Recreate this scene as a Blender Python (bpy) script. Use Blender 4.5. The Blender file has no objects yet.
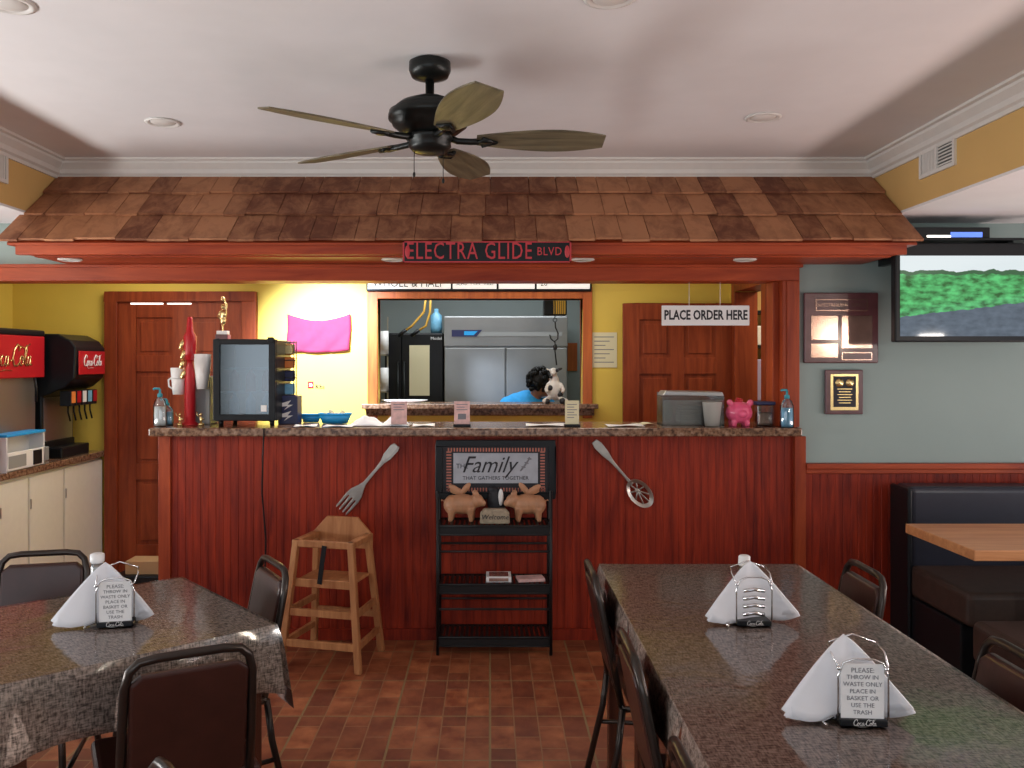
import bpy, bmesh, math, random
from mathutils import Vector, Matrix, Euler
random.seed(7)
PI = math.pi
R = math.radians
S = bpy.context.scene
COL = S.collection

# ------------------------------------------------------------------ camera
cam_d = bpy.data.cameras.new('camera')
cam = bpy.data.objects.new('camera', cam_d)
COL.objects.link(cam)
cam.location = (0, 0, 1.5)
cam.rotation_euler = (R(90), 0, 0)
cam_d.sensor_width = 36.0
cam_d.lens = 850 / 1024 * 36
cam_d.shift_x = 22 / 1024
cam_d.shift_y = -22 / 1024
cam_d.clip_start = 0.02
S.camera = cam

# ------------------------------------------------------------------ world and lights
S.view_settings.view_transform = 'Standard'
S.view_settings.look = 'None'
S.view_settings.gamma = 1.0
S.view_settings.use_curve_mapping = False
S.view_settings.exposure = 0.0
W = bpy.data.worlds.new('world')
S.world = W
W.use_nodes = True
W.node_tree.nodes['Background'].inputs[0].default_value = (0.75, 0.87, 1.0, 1)
W.node_tree.nodes['Background'].inputs[1].default_value = 1.0


def area(name, loc, direction, sx, sy, power, color, spread=180):
    d = bpy.data.lights.new(name, 'AREA')
    d.shape = 'RECTANGLE'; d.size = sx; d.size_y = sy
    d.energy = power; d.color = color; d.spread = R(spread)
    o = bpy.data.objects.new(name, d); COL.objects.link(o)
    o.location = loc
    o.rotation_euler = Vector(direction).to_track_quat('-Z', 'Y').to_euler()
    return o


def spot(name, loc, target, power, color, size, blend, radius=0.05):
    d = bpy.data.lights.new(name, 'SPOT')
    d.energy = power; d.color = color; d.spot_size = R(size); d.spot_blend = blend
    d.shadow_soft_size = radius
    o = bpy.data.objects.new(name, d); COL.objects.link(o)
    o.location = loc
    o.rotation_euler = (Vector(target) - Vector(loc)).to_track_quat('-Z', 'Y').to_euler()
    return o


# daylight entering through the shop windows behind and beside the camera
area('rear_window_light', (-1.05, -2.5, 1.35), (0, 1, 0.0), 5.1, 1.3, 32, (0.90, 0.95, 1.0))
area('left_window_light', (-3.84, 2.1, 0.85), (1, 0, 0.75), 4.0, 0.3, 64, (1.0, 0.97, 0.95), 125)
spot('left_window_sunlight', (-3.75, 1.8, 1.95), (-2.1, 4.6, 1.55), 100, (1.0, 0.82, 0.62), 38, 0.6, 0.12)
area('right_window_light', (3.84, 2.1, 0.85), (-1, 0, 0.75), 4.0, 0.3, 39, (1.0, 0.78, 0.72), 125)
# lit wall lamps on the right wall, mirrored by the plaque and the television
area('wall_lamp', (3.86, -0.28, 1.76), (-1, 0.3, 0), 0.26, 0.20, 12, (1.0, 0.86, 0.7))
area('wall_lamp', (3.86, 1.12, 1.66), (-1, 0.3, 0), 0.26, 0.16, 9, (1.0, 0.93, 0.85))
# ceiling lamps of the aisle, kitchen and side room, plus added unseen aisle fills
area('left_aisle_fill', (-2.1, 5.3, 2.3), (-0.5, 0, -1), 0.6, 0.4, 8, (1.0, 0.97, 0.92))  # added unseen fill, brightens the white cabinets as sunlight from the left would
spot('wall_patch_fill_spot', (-1.30, 4.90, 2.25), (-1.10, 6.07, 1.50), 640, (0.74, 0.84, 1.0), 62, 0.9, 0.08)  # added unseen spot, stands in for the sunlight whitening the yellow wall
area('bar_top_fill', (-0.9, 4.95, 2.3), (0, -0.25, -1), 1.2, 0.2, 14, (1.0, 0.97, 0.95))  # added unseen fill, brightens the papers and basket on the bar
area('aisle_ceiling_light', (0.3, 5.35, 2.3), (0, 0, -1), 1.6, 0.3, 10, (1.0, 0.93, 0.82))
area('kitchen_ceiling_light', (-0.1, 7.1, 2.5), (0, 0, -1), 1.6, 0.5, 22, (0.93, 0.97, 1.0))
area('side_room_light', (2.4, 5.5, 2.3), (0, 0, -1), 0.5, 0.5, 14, (1.0, 0.85, 0.65))


# ------------------------------------------------------------------ materials
def newmat(name):
    m = bpy.data.materials.new(name); m.use_nodes = True
    return m, m.node_tree.nodes, m.node_tree.links, m.node_tree.nodes['Principled BSDF']


def plain(name, col, rough=0.5, metal=0.0, coat=0.0, noise=0.0, scale=20, bump=0.0, spec=0.5, emit=0.0):
    m, N, L, b = newmat(name)
    b.inputs['Roughness'].default_value = rough
    b.inputs['Metallic'].default_value = metal
    b.inputs['Coat Weight'].default_value = coat
    b.inputs['Coat Roughness'].default_value = 0.1
    b.inputs['Specular IOR Level'].default_value = spec
    tc = N.new('ShaderNodeTexCoord')
    nz = N.new('ShaderNodeTexNoise'); nz.inputs['Scale'].default_value = scale
    nz.inputs['Detail'].default_value = 4
    L.new(tc.outputs['Object'], nz.inputs['Vector'])
    rp = N.new('ShaderNodeValToRGB')
    k = noise
    rp.color_ramp.elements[0].position = 0.3; rp.color_ramp.elements[1].position = 0.7
    rp.color_ramp.elements[0].color = [c * (1 - k) for c in col] + [1]
    rp.color_ramp.elements[1].color = [min(1, c * (1 + k)) for c in col] + [1]
    L.new(nz.outputs['Fac'], rp.inputs['Fac'])
    L.new(rp.outputs['Color'], b.inputs['Base Color'])
    if bump:
        bp = N.new('ShaderNodeBump'); bp.inputs['Strength'].default_value = bump; bp.inputs['Distance'].default_value = 0.01
        L.new(nz.outputs['Fac'], bp.inputs['Height']); L.new(bp.outputs['Normal'], b.inputs['Normal'])
    if emit:
        L.new(rp.outputs['Color'], b.inputs['Emission Color'])
        b.inputs['Emission Strength'].default_value = emit
    return m


def wood(name, dark, light, axis='Z', rough=0.4, scale=6, stretch=12, coat=0.0, bump=0.15, island=0.0):
    m, N, L, b = newmat(name)
    tc = N.new('ShaderNodeTexCoord'); mp = N.new('ShaderNodeMapping')
    sc = [scale * stretch / 3] * 3
    sc['XYZ'.index(axis)] = scale / 3
    mp.inputs['Scale'].default_value = sc
    L.new(tc.outputs['Object'], mp.inputs['Vector'])
    nz = N.new('ShaderNodeTexNoise'); nz.inputs['Scale'].default_value = 1.0
    nz.inputs['Detail'].default_value = 6; nz.inputs['Roughness'].default_value = 0.65
    nz.inputs['Distortion'].default_value = 0.6
    L.new(mp.outputs['Vector'], nz.inputs['Vector'])
    big = N.new('ShaderNodeTexNoise'); big.inputs['Scale'].default_value = 1.7
    L.new(tc.outputs['Object'], big.inputs['Vector'])
    ad = N.new('ShaderNodeMath'); ad.operation = 'MULTIPLY_ADD'
    ad.inputs[1].default_value = 0.45; 
    L.new(big.outputs['Fac'], ad.inputs[0]); L.new(nz.outputs['Fac'], ad.inputs[2])
    rp = N.new('ShaderNodeValToRGB')
    rp.color_ramp.elements[0].position = 0.5; rp.color_ramp.elements[1].position = 0.95
    rp.color_ramp.elements[0].color = list(dark) + [1]; rp.color_ramp.elements[1].color = list(light) + [1]
    src = ad.outputs[0]
    if island:
        g = N.new('ShaderNodeNewGeometry')
        a2 = N.new('ShaderNodeMath'); a2.operation = 'MULTIPLY_ADD'; a2.inputs[1].default_value = island
        L.new(g.outputs['Random Per Island'], a2.inputs[0])
        sb = N.new('ShaderNodeMath'); sb.operation = 'SUBTRACT'; sb.inputs[1].default_value = island / 2
        L.new(ad.outputs[0], sb.inputs[0]); L.new(sb.outputs[0], a2.inputs[2])
        src = a2.outputs[0]
    L.new(src, rp.inputs['Fac'])
    L.new(rp.outputs['Color'], b.inputs['Base Color'])
    b.inputs['Roughness'].default_value = rough; b.inputs['Specular IOR Level'].default_value = 0.28
    b.inputs['Coat Weight'].default_value = coat; b.inputs['Coat Roughness'].default_value = 0.15
    bp = N.new('ShaderNodeBump'); bp.inputs['Strength'].default_value = bump; bp.inputs['Distance'].default_value = 0.004
    L.new(nz.outputs['Fac'], bp.inputs['Height']); L.new(bp.outputs['Normal'], b.inputs['Normal'])
    return m


def granite():
    m, N, L, b = newmat('granite')
    tc = N.new('ShaderNodeTexCoord')
    v = N.new('ShaderNodeTexNoise'); v.inputs['Scale'].default_value = 55; v.inputs['Detail'].default_value = 5
    L.new(tc.outputs['Object'], v.inputs['Vector'])
    rp = N.new('ShaderNodeValToRGB'); e = rp.color_ramp.elements
    e[0].position = 0.35; e[0].color = (0.07, 0.035, 0.022, 1); e[1].position = 0.75; e[1].color = (0.36, 0.25, 0.18, 1)
    x = rp.color_ramp.elements.new(0.52); x.color = (0.22, 0.12, 0.07, 1)
    L.new(v.outputs['Fac'], rp.inputs['Fac']); L.new(rp.outputs['Color'], b.inputs['Base Color'])
    b.inputs['Roughness'].default_value = 0.18
    return m


def floor_mat():
    m, N, L, b = newmat('brick_floor')
    tc = N.new('ShaderNodeTexCoord'); mp = N.new('ShaderNodeMapping'); mp.inputs['Rotation'].default_value = (0, 0, R(90))
    L.new(tc.outputs['Object'], mp.inputs['Vector'])
    nz = N.new('ShaderNodeTexNoise'); nz.inputs['Scale'].default_value = 9; nz.inputs['Detail'].default_value = 6
    L.new(tc.outputs['Object'], nz.inputs['Vector'])
    c1 = N.new('ShaderNodeValToRGB'); c1.color_ramp.elements[0].color = (0.24, 0.060, 0.022, 1); c1.color_ramp.elements[1].color = (0.55, 0.20, 0.08, 1)
    c1.color_ramp.elements[0].position = 0.35; c1.color_ramp.elements[1].position = 0.7
    c2 = N.new('ShaderNodeValToRGB'); c2.color_ramp.elements[0].color = (0.10, 0.025, 0.013, 1); c2.color_ramp.elements[1].color = (0.26, 0.07, 0.03, 1)
    L.new(nz.outputs['Fac'], c1.inputs['Fac']); L.new(nz.outputs['Fac'], c2.inputs['Fac'])
    br = N.new('ShaderNodeTexBrick')
    br.offset = 0.5; br.inputs['Scale'].default_value = 1.0
    br.inputs['Brick Width'].default_value = 0.20; br.inputs['Row Height'].default_value = 0.10
    br.inputs['Mortar Size'].default_value = 0.0028; br.inputs['Mortar'].default_value = (0.30, 0.15, 0.07, 1)
    L.new(mp.outputs[0], br.inputs['Vector']); L.new(c1.outputs[0], br.inputs['Color1']); L.new(c2.outputs[0], br.inputs['Color2'])
    b2 = N.new('ShaderNodeTexBrick'); b2.offset = 0.0; b2.inputs['Scale'].default_value = 1.0
    b2.inputs['Brick Width'].default_value = 0.40; b2.inputs['Row Height'].default_value = 0.40
    b2.inputs['Mortar Size'].default_value = 0.005; b2.inputs['Mortar'].default_value = (0.26, 0.17, 0.075, 1)
    L.new(mp.outputs[0], b2.inputs['Vector']); L.new(br.outputs['Color'], b2.inputs['Color1']); L.new(br.outputs['Color'], b2.inputs['Color2'])
    L.new(b2.outputs['Color'], b.inputs['Base Color'])
    b.inputs['Roughness'].default_value = 0.42
    bp = N.new('ShaderNodeBump'); bp.inputs['Strength'].default_value = 0.4; bp.inputs['Distance'].default_value = 0.003; bp.invert = True
    L.new(br.outputs['Fac'], bp.inputs['Height']); L.new(bp.outputs['Normal'], b.inputs['Normal'])
    return m


def cloth_mat():
    m, N, L, b = newmat('woven_tablecloth')
    tc = N.new('ShaderNodeTexCoord')
    outs = []
    for k, sc in enumerate(((230, 50, 60), (50, 230, 250))):
        mp = N.new('ShaderNodeMapping'); mp.inputs['Scale'].default_value = sc
        L.new(tc.outputs['Object'], mp.inputs['Vector'])
        nz = N.new('ShaderNodeTexNoise'); nz.inputs['Scale'].default_value = 1.0; nz.inputs['Detail'].default_value = 2
        L.new(mp.outputs[0], nz.inputs['Vector']); outs.append(nz.outputs['Fac'])
    ad = N.new('ShaderNodeMath'); ad.operation = 'ADD'
    L.new(outs[0], ad.inputs[0]); L.new(outs[1], ad.inputs[1])
    rp = N.new('ShaderNodeValToRGB'); e = rp.color_ramp.elements
    mu = N.new('ShaderNodeMath'); mu.operation = 'MULTIPLY'; mu.inputs[1].default_value = 0.5
    L.new(ad.outputs[0], mu.inputs[0])
    e[0].position = 0.38; e[0].color = (0.11, 0.078, 0.062, 1); e[1].position = 0.62; e[1].color = (0.68, 0.54, 0.45, 1)
    L.new(mu.outputs[0], rp.inputs['Fac']); L.new(rp.outputs['Color'], b.inputs['Base Color'])
    b.inputs['Roughness'].default_value = 0.6
    return m


def clear_mat(name, tint=(0.95, 0.96, 0.97), gloss=0.25, bump=0.0, scale=14, rough=0.07):
    m, N, L, b = newmat(name)
    N.remove(b)
    out = N['Material Output']
    tr = N.new('ShaderNodeBsdfTransparent'); tr.inputs[0].default_value = list(tint) + [1]
    gl = N.new('ShaderNodeBsdfGlossy'); gl.inputs['Roughness'].default_value = rough
    fr = N.new('ShaderNodeFresnel'); fr.inputs['IOR'].default_value = 1.45
    ad = N.new('ShaderNodeMath'); ad.operation = 'ADD'; ad.inputs[1].default_value = gloss; ad.use_clamp = True
    mx = N.new('ShaderNodeMixShader')
    L.new(fr.outputs[0], ad.inputs[0]); L.new(ad.outputs[0], mx.inputs[0])
    L.new(tr.outputs[0], mx.inputs[1]); L.new(gl.outputs[0], mx.inputs[2]); L.new(mx.outputs[0], out.inputs['Surface'])
    if bump:
        tc = N.new('ShaderNodeTexCoord'); nz = N.new('ShaderNodeTexNoise'); nz.inputs['Scale'].default_value = scale
        nz.inputs['Detail'].default_value = 3; nz.inputs['Distortion'].default_value = 0.8
        L.new(tc.outputs['Object'], nz.inputs['Vector'])
        bp = N.new('ShaderNodeBump'); bp.inputs['Strength'].default_value = bump; bp.inputs['Distance'].default_value = 0.006
        L.new(nz.outputs['Fac'], bp.inputs['Height'])
        L.new(bp.outputs[0], gl.inputs['Normal'])
    return m


M = {}
M['floor'] = floor_mat()
M['ceil'] = plain('ceiling_paint', (0.765, 0.755, 0.755), 0.8, noise=0.02, scale=6)
M['white_trim'] = plain('white_trim', (0.72, 0.70, 0.66), 0.5, noise=0.02)
M['ochre'] = plain('ochre_paint', (0.66, 0.42, 0.15), 0.7, noise=0.03, scale=4)
M['teal'] = plain('grey_teal_paint', (0.29, 0.37, 0.35), 0.6, noise=0.03, scale=3)
M['yellow'] = plain('yellow_paint', (0.76, 0.54, 0.085), 0.6, noise=0.04, scale=3)
M['offwhite'] = plain('side_wall_paint', (0.55, 0.60, 0.56), 0.7, noise=0.03, scale=3)
M['kwall'] = plain('kitchen_paint', (0.33, 0.39, 0.39), 0.6, noise=0.03, scale=3)
M['red_panel'] = wood('red_stained_panel', (0.11, 0.006, 0.003), (0.37, 0.036, 0.010), 'Z', 0.5, 7, 14, coat=0.0)
M['red_trim_h'] = wood('red_stained_trim_across', (0.22, 0.026, 0.009), (0.46, 0.080, 0.024), 'X', 0.42, 5, 10, coat=0.0)
M['red_trim_v'] = wood('red_stained_trim_upright', (0.22, 0.028, 0.009), (0.46, 0.085, 0.024), 'Z', 0.42, 5, 10, coat=0.0)
M['door'] = wood('brown_door_wood', (0.13, 0.018, 0.006), (0.34, 0.065, 0.018), 'Z', 0.42, 5, 12, coat=0.0)
M['orange_frame'] = wood('orange_frame_wood', (0.33, 0.065, 0.014), (0.60, 0.16, 0.035), 'Z', 0.4, 5, 12, coat=0.15)
M['shingle'] = wood('cedar_shingle', (0.15, 0.050, 0.026), (0.44, 0.20, 0.10), 'Y', 0.75, 8, 5, bump=0.5, island=0.38)
M['granite'] = granite()
M['black'] = plain('black_plastic', (0.009, 0.010, 0.012), 0.35, noise=0.1, spec=0.25)
M['black_metal'] = plain('black_iron', (0.010, 0.010, 0.011), 0.45, metal=0.3)
M['bronze'] = plain('dark_bronze', (0.018, 0.020, 0.019), 0.35, metal=0.6, noise=0.2)
M['blade'] = wood('fan_blade_wood', (0.055, 0.045, 0.030), (0.21, 0.18, 0.11), 'X', 0.45, 9, 9, coat=0.1)
M['steel'] = plain('brushed_steel', (0.50, 0.51, 0.52), 0.32, metal=0.9, noise=0.05, scale=3)
M['chrome'] = plain('chrome', (0.75, 0.75, 0.76), 0.12, metal=1.0)
M['pewter'] = plain('pewter', (0.42, 0.38, 0.34), 0.3, metal=0.9, noise=0.15)
M['frame_metal'] = plain('chair_frame_metal', (0.055, 0.045, 0.040), 0.28, metal=0.8)
M['vinyl'] = plain('brown_vinyl', (0.040, 0.012, 0.009), 0.34, noise=0.15, bump=0.1)
M['booth_blue'] = plain('dark_navy_vinyl', (0.016, 0.017, 0.030), 0.36, noise=0.1)
M['booth_brown'] = plain('brown_seat_fabric', (0.045, 0.024, 0.017), 0.6, noise=0.2)
M['cloth'] = cloth_mat()
M['plastic_sheet'] = clear_mat('clear_vinyl_sheet', (0.94, 0.94, 0.95), 0.045, bump=0.35, scale=7, rough=0.12)
M['clear'] = clear_mat('clear_plastic', (0.88, 0.92, 0.93), 0.10)
M['clear_grey'] = clear_mat('frosted_plastic', (0.66, 0.70, 0.68), 0.22, rough=0.25)
M['glass_dark'] = clear_mat('tinted_glass', (0.42, 0.55, 0.62), 0.10, rough=0.12)
M['fridge_steel'] = plain('dull_steel', (0.27, 0.28, 0.285), 0.38, metal=0.75, noise=0.12, scale=2.5)
M['butcher'] = wood('butcher_block', (0.44, 0.17, 0.065), (0.68, 0.34, 0.15), 'X', 0.35, 6, 12, coat=0.2)
M['oak'] = wood('highchair_wood', (0.28, 0.10, 0.035), (0.52, 0.24, 0.095), 'Z', 0.5, 7, 10)
M['cab_white'] = plain('cabinet_white', (0.78, 0.76, 0.68), 0.45, noise=0.02)
M['paper'] = plain('paper_white', (0.85, 0.85, 0.85), 0.8)
M['napkin'] = plain('napkin_paper', (0.80, 0.81, 0.85), 0.9, bump=0.1, noise=0.02)
M['cream'] = plain('cream_paper', (0.74, 0.68, 0.45), 0.8)
M['pinkpaper'] = plain('pink_paper', (0.74, 0.48, 0.45), 0.8, noise=0.2, scale=30)
M['red'] = plain('signal_red', (0.46, 0.010, 0.018), 0.35, noise=0.05)
M['red_text'] = plain('red_letter', (0.48, 0.03, 0.04), 0.5)
M['white'] = plain('white_plastic', (0.82, 0.82, 0.81), 0.4)
M['ink'] = plain('black_ink', (0.015, 0.015, 0.02), 0.6)
M['greyink'] = plain('grey_ink', (0.20, 0.20, 0.22), 0.7)
M['gold'] = plain('gold_metal', (0.80, 0.60, 0.28), 0.25, metal=0.9)
M['brass_plate'] = plain('copper_plate', (0.50, 0.32, 0.26), 0.14, metal=0.7, noise=0.1)
M['plaque'] = plain('plaque_wood', (0.12, 0.045, 0.05), 0.3, noise=0.25, scale=12, coat=0.3)
M['pink'] = plain('pink_fabric', (0.27, 0.016, 0.062), 0.8, noise=0.08)
M['pink_glaze'] = plain('pink_glaze', (0.85, 0.12, 0.25), 0.18, coat=0.5)
M['blue'] = plain('blue_plastic', (0.02, 0.36, 0.80), 0.4)
M['teal_plastic'] = plain('teal_plastic', (0.04, 0.32, 0.40), 0.35)
M['soap'] = plain('blue_soap_label', (0.20, 0.50, 0.72), 0.3, noise=0.2)
M['shirt'] = plain('blue_shirt', (0.02, 0.30, 0.68), 0.8, noise=0.1, scale=30)
M['skin'] = plain('skin', (0.30, 0.13, 0.08), 0.5)
M['hair'] = plain('black_hair', (0.008, 0.007, 0.007), 0.5)
M['yellow_cord'] = plain('yellow_cord', (0.72, 0.42, 0.06), 0.5)
M['orange_pack'] = plain('orange_packet', (0.80, 0.24, 0.05), 0.4)
M['pig'] = plain('pig_ceramic', (0.46, 0.23, 0.12), 0.45, noise=0.15, scale=25)
M['cow'] = plain('cow_ceramic', (0.62, 0.58, 0.54), 0.4)
M['stone'] = plain('welcome_stone', (0.33, 0.27, 0.19), 0.8, noise=0.2, scale=60, bump=0.3)
M['signgrey'] = plain('sign_face_grey', (0.36, 0.38, 0.42), 0.6, noise=0.1)
M['stripe'] = plain('rust_stripe', (0.40, 0.14, 0.10), 0.6)
M['navybox'] = plain('navy_carton', (0.02, 0.025, 0.09), 0.4)
M['lav'] = plain('lavender', (0.42, 0.38, 0.62), 0.6)
M['cardboard'] = plain('cardboard', (0.45, 0.28, 0.14), 0.8)
M['lamp_glass'] = plain('lamp_lens', (0.72, 0.70, 0.66), 0.3)
M['glow_white'] = plain('glow_white', (1, 0.95, 0.85), 0.3, emit=3.0)
M['led_blue'] = plain('led_blue', (0.12, 0.25, 1.0), 0.3, emit=0.8)
M['board_lit'] = plain('lit_menu_panel', (0.85, 0.84, 0.80), 0.4, emit=0.5)
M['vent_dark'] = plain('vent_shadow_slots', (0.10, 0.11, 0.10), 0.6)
M['grey_plastic'] = plain('grey_plastic', (0.28, 0.29, 0.29), 0.5)
M['brown_leg'] = wood('table_leg_wood', (0.05, 0.014, 0.008), (0.13, 0.04, 0.02), 'Z', 0.4)


# ------------------------------------------------------------------ mesh builder
class MB:
    def __init__(s):
        s.v = []; s.f = []; s.sm = []

    def add(s, vs, fs, smooth=False):
        o = len(s.v); s.v += [tuple(v) for v in vs]
        for f in fs:
            s.f.append([i + o for i in f]); s.sm.append(smooth)
        return s

    def box(s, x0, x1, y0, y1, z0, z1, rot=None, piv=None):
        vs = [Vector((x, y, z)) for x in (x0, x1) for y in (y0, y1) for z in (z0, z1)]
        if rot is not None:
            p = Vector(piv) if piv else Vector(((x0 + x1) / 2, (y0 + y1) / 2, (z0 + z1) / 2))
            m = Euler(rot).to_matrix()
            vs = [m @ (v - p) + p for v in vs]
        return s.add(vs, [(0, 1, 3, 2), (4, 6, 7, 5), (0, 4, 5, 1), (2, 3, 7, 6), (0, 2, 6, 4), (1, 5, 7, 3)])

    def tube(s, pts, r, n=8, closed=False, rs=None):
        pts = [Vector(p) for p in pts]; k = len(pts)
        up = None; rings = []
        for i, p in enumerate(pts):
            if closed: t = (pts[(i + 1) % k] - pts[i - 1])
            elif i == 0: t = pts[1] - p
            elif i == k - 1: t = p - pts[i - 1]
            else: t = (pts[i + 1] - p).normalized() + (p - pts[i - 1]).normalized()
            t = t.normalized() if t.length > 1e-9 else Vector((0, 0, 1))
            if up is None:
                up = Vector((0, 0, 1)) if abs(t.z) < 0.9 else Vector((1, 0, 0))
            a = (up - t * up.dot(t))
            if a.length < 1e-6: a = t.orthogonal()
            a.normalize(); b = t.cross(a); up = a
            rr = rs[i] if rs else r
            rings.append([p + (a * math.cos(2 * PI * j / n) + b * math.sin(2 * PI * j / n)) * rr for j in range(n)])
        vs = [v for rg in rings for v in rg]; fs = []
        m = k if closed else k - 1
        for i in range(m):
            for j in range(n):
                a0 = i * n + j; a1 = i * n + (j + 1) % n; b0 = ((i + 1) % k) * n + j; b1 = ((i + 1) % k) * n + (j + 1) % n
                fs.append((a0, a1, b1, b0))
        s.add(vs, fs, True)
        if not closed:
            s.add(rings[0], [list(range(n))[::-1]]); s.add(rings[-1], [list(range(n))])
        return s

    def lathe(s, prof, c=(0, 0, 0), n=24, axis='Z', sx=1, sy=1):
        vs = []; k = len(prof)
        for (r, z) in prof:
            for j in range(n):
                a = 2 * PI * j / n
                x, y = r * math.cos(a) * sx, r * math.sin(a) * sy
                p = {'Z': (x, y, z), 'Y': (x, z, y), 'X': (z, x, y)}[axis]
                vs.append((p[0] + c[0], p[1] + c[1], p[2] + c[2]))
        fs = [(i * n + j, i * n + (j + 1) % n, (i + 1) * n + (j + 1) % n, (i + 1) * n + j) for i in range(k - 1) for j in range(n)]
        s.add(vs, fs, True)
        if prof[0][0] > 1e-5: s.add(vs[:n], [list(range(n))[::-1]])
        if prof[-1][0] > 1e-5: s.add(vs[-n:], [list(range(n))])
        return s

    def prism(s, poly, axis, a, b):
        # poly: 2d points; axis is the extrusion axis
        n = len(poly)
        def mk(p, h):
            return {'X': (h, p[0], p[1]), 'Y': (p[0], h, p[1]), 'Z': (p[0], p[1], h)}[axis]
        vs = [mk(p, a) for p in poly] + [mk(p, b) for p in poly]
        fs = [list(range(n))[::-1], [n + i for i in range(n)]] + [(i, (i + 1) % n, n + (i + 1) % n, n + i) for i in range(n)]
        return s.add(vs, fs)

    def ball(s, c, r, rot=(0, 0, 0), n=12, m=8):
        if not hasattr(r, '__len__'): r = (r, r, r)
        e = Euler(rot).to_matrix(); c = Vector(c); vs = []
        for i in range(m + 1):
            th = PI * i / m
            for j in range(n):
                ph = 2 * PI * j / n
                vs.append(e @ Vector((r[0] * math.sin(th) * math.cos(ph), r[1] * math.sin(th) * math.sin(ph), r[2] * math.cos(th))) + c)
        fs = [(i * n + j, (i + 1) * n + j, (i + 1) * n + (j + 1) % n, i * n + (j + 1) % n) for i in range(m) for j in range(n)]
        return s.add(vs, fs, True)

    def grid(s, fn, nu, nv, smooth=True):
        vs = [fn(i / nu, j / nv) for i in range(nu + 1) for j in range(nv + 1)]
        w = nv + 1
        return s.add(vs, [(i * w + j, (i + 1) * w + j, (i + 1) * w + j + 1, i * w + j + 1) for i in range(nu) for j in range(nv)], smooth)

    def build(s, name, mat, parent=None, sharp=False, bevel=0.0, seg=2, solid=0.0, remesh=0.0, sub=0, loc=None, fix=True):
        me = bpy.data.meshes.new(name)
        me.from_pydata(s.v, [], s.f)
        if fix:
            bm = bmesh.new(); bm.from_mesh(me)
            bmesh.ops.remove_doubles(bm, verts=bm.verts, dist=1e-6)
            bmesh.ops.recalc_face_normals(bm, faces=bm.faces)
            # smooth flags survive since faces keep their attribute
            bm.to_mesh(me); bm.free()
            if any(s.sm):
                if all(s.sm) or len(me.polygons) != len(s.sm):
                    me.polygons.foreach_set('use_smooth', [True] * len(me.polygons))
                    if not all(s.sm): me.set_sharp_from_angle(angle=R(40))
                else:
                    me.polygons.foreach_set('use_smooth', s.sm)
            if sharp: me.set_sharp_from_angle(angle=R(50))
        me.materials.append(M[mat] if isinstance(mat, str) else mat)
        o = bpy.data.objects.new(name, me); COL.objects.link(o)
        if loc: o.location = loc
        if parent is not None: o.parent = parent
        if remesh:
            md = o.modifiers.new('remesh', 'REMESH'); md.mode = 'VOXEL'; md.voxel_size = remesh; md.use_smooth_shade = True
            sm = o.modifiers.new('smooth', 'SMOOTH'); sm.factor = 0.5; sm.iterations = 6
        if solid:
            md = o.modifiers.new('solid', 'SOLIDIFY'); md.thickness = solid; md.offset = 0
        if bevel:
            md = o.modifiers.new('bevel', 'BEVEL'); md.width = bevel; md.segments = seg; md.limit_method = 'ANGLE'; md.angle_limit = R(40)
        if sub:
            md = o.modifiers.new('sub', 'SUBSURF'); md.levels = sub; md.render_levels = sub
        return o


def tag(o, label, cat, group=None, kind=None):
    o['label'] = label; o['category'] = cat
    if group: o['group'] = group
    if kind: o['kind'] = kind
    return o


def thing(name, label, cat, loc=(0, 0, 0), rz=0.0, group=None):
    o = bpy.data.objects.new(name, None); COL.objects.link(o)
    o.location = loc; o.rotation_euler = (0, 0, rz); o.empty_display_size = 0.1
    return tag(o, label, cat, group)


def struct(name, mb, mat, label=None, bevel=0.0, parent=None):
    o = mb.build(name, mat, parent, bevel=bevel)
    if parent is None:
        o['kind'] = 'structure'
    if label: o['label'] = label
    return o


def text(name, body, size, loc, mat, parent=None, rot=(90, 0, 0), ext=0.0008, shear=0.0, align='CENTER', wx=1.0, bold=0.0, space=1.0, line=1.0):
    c = bpy.data.curves.new(name, 'FONT'); c.body = body; c.size = size; c.extrude = ext; c.shear = shear
    c.align_x = align; c.align_y = 'CENTER'; c.offset = bold; c.space_character = space; c.space_line = line; c.resolution_u = 2
    t = bpy.data.objects.new(name, c); COL.objects.link(t)
    bpy.context.view_layer.update()
    dg = bpy.context.evaluated_depsgraph_get()
    me = bpy.data.meshes.new_from_object(t.evaluated_get(dg)); me.name = name
    bpy.data.objects.remove(t)
    for v in me.vertices: v.co.x *= wx
    me.materials.clear(); me.materials.append(M[mat])
    o = bpy.data.objects.new(name, me); COL.objects.link(o)
    o.location = loc; o.rotation_euler = [R(a) for a in rot]
    if parent is not None: o.parent = parent
    return o


def copy_tree(o, parent=None):
    c = o.copy(); COL.objects.link(c)
    if parent is not None: c.parent = parent
    for ch in list(o.children): copy_tree(ch, c)
    return c


def P(px, py, Y):
    return ((px - 490) / 850 * Y, Y, 1.5 + (362 - py) / 850 * Y)


# ================================================================== SETTING
XL, XR = -2.34, 2.07        # inner faces of the dropped ceilings
ZC, ZB = 2.59, 2.25
YW = 4.60                   # front face of the counter wall
struct('floor', MB().box(-4.0, 4.0, -2.8, 8.8, -0.1, 0.0), 'floor')
struct('ceiling', MB().box(-4.0, 4.0, -2.8, 4.9, ZC, ZC + 0.1), 'ceil')
struct('wall_upper_left', MB().box(-4.0, XL, -2.7, 4.6, ZB + .012, ZC), 'ochre')
struct('wall_upper_right', MB().box(XR, 4.0, -2.7, 4.6, ZB + .012, ZC), 'ochre')
struct('ceiling_left', MB().box(-4.0, XL, -2.7, 4.6, ZB, ZB + .012), 'ceil')
struct('ceiling_right', MB().box(XR, 4.0, -2.7, 4.6, ZB, ZB + .012), 'ceil')
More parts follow.
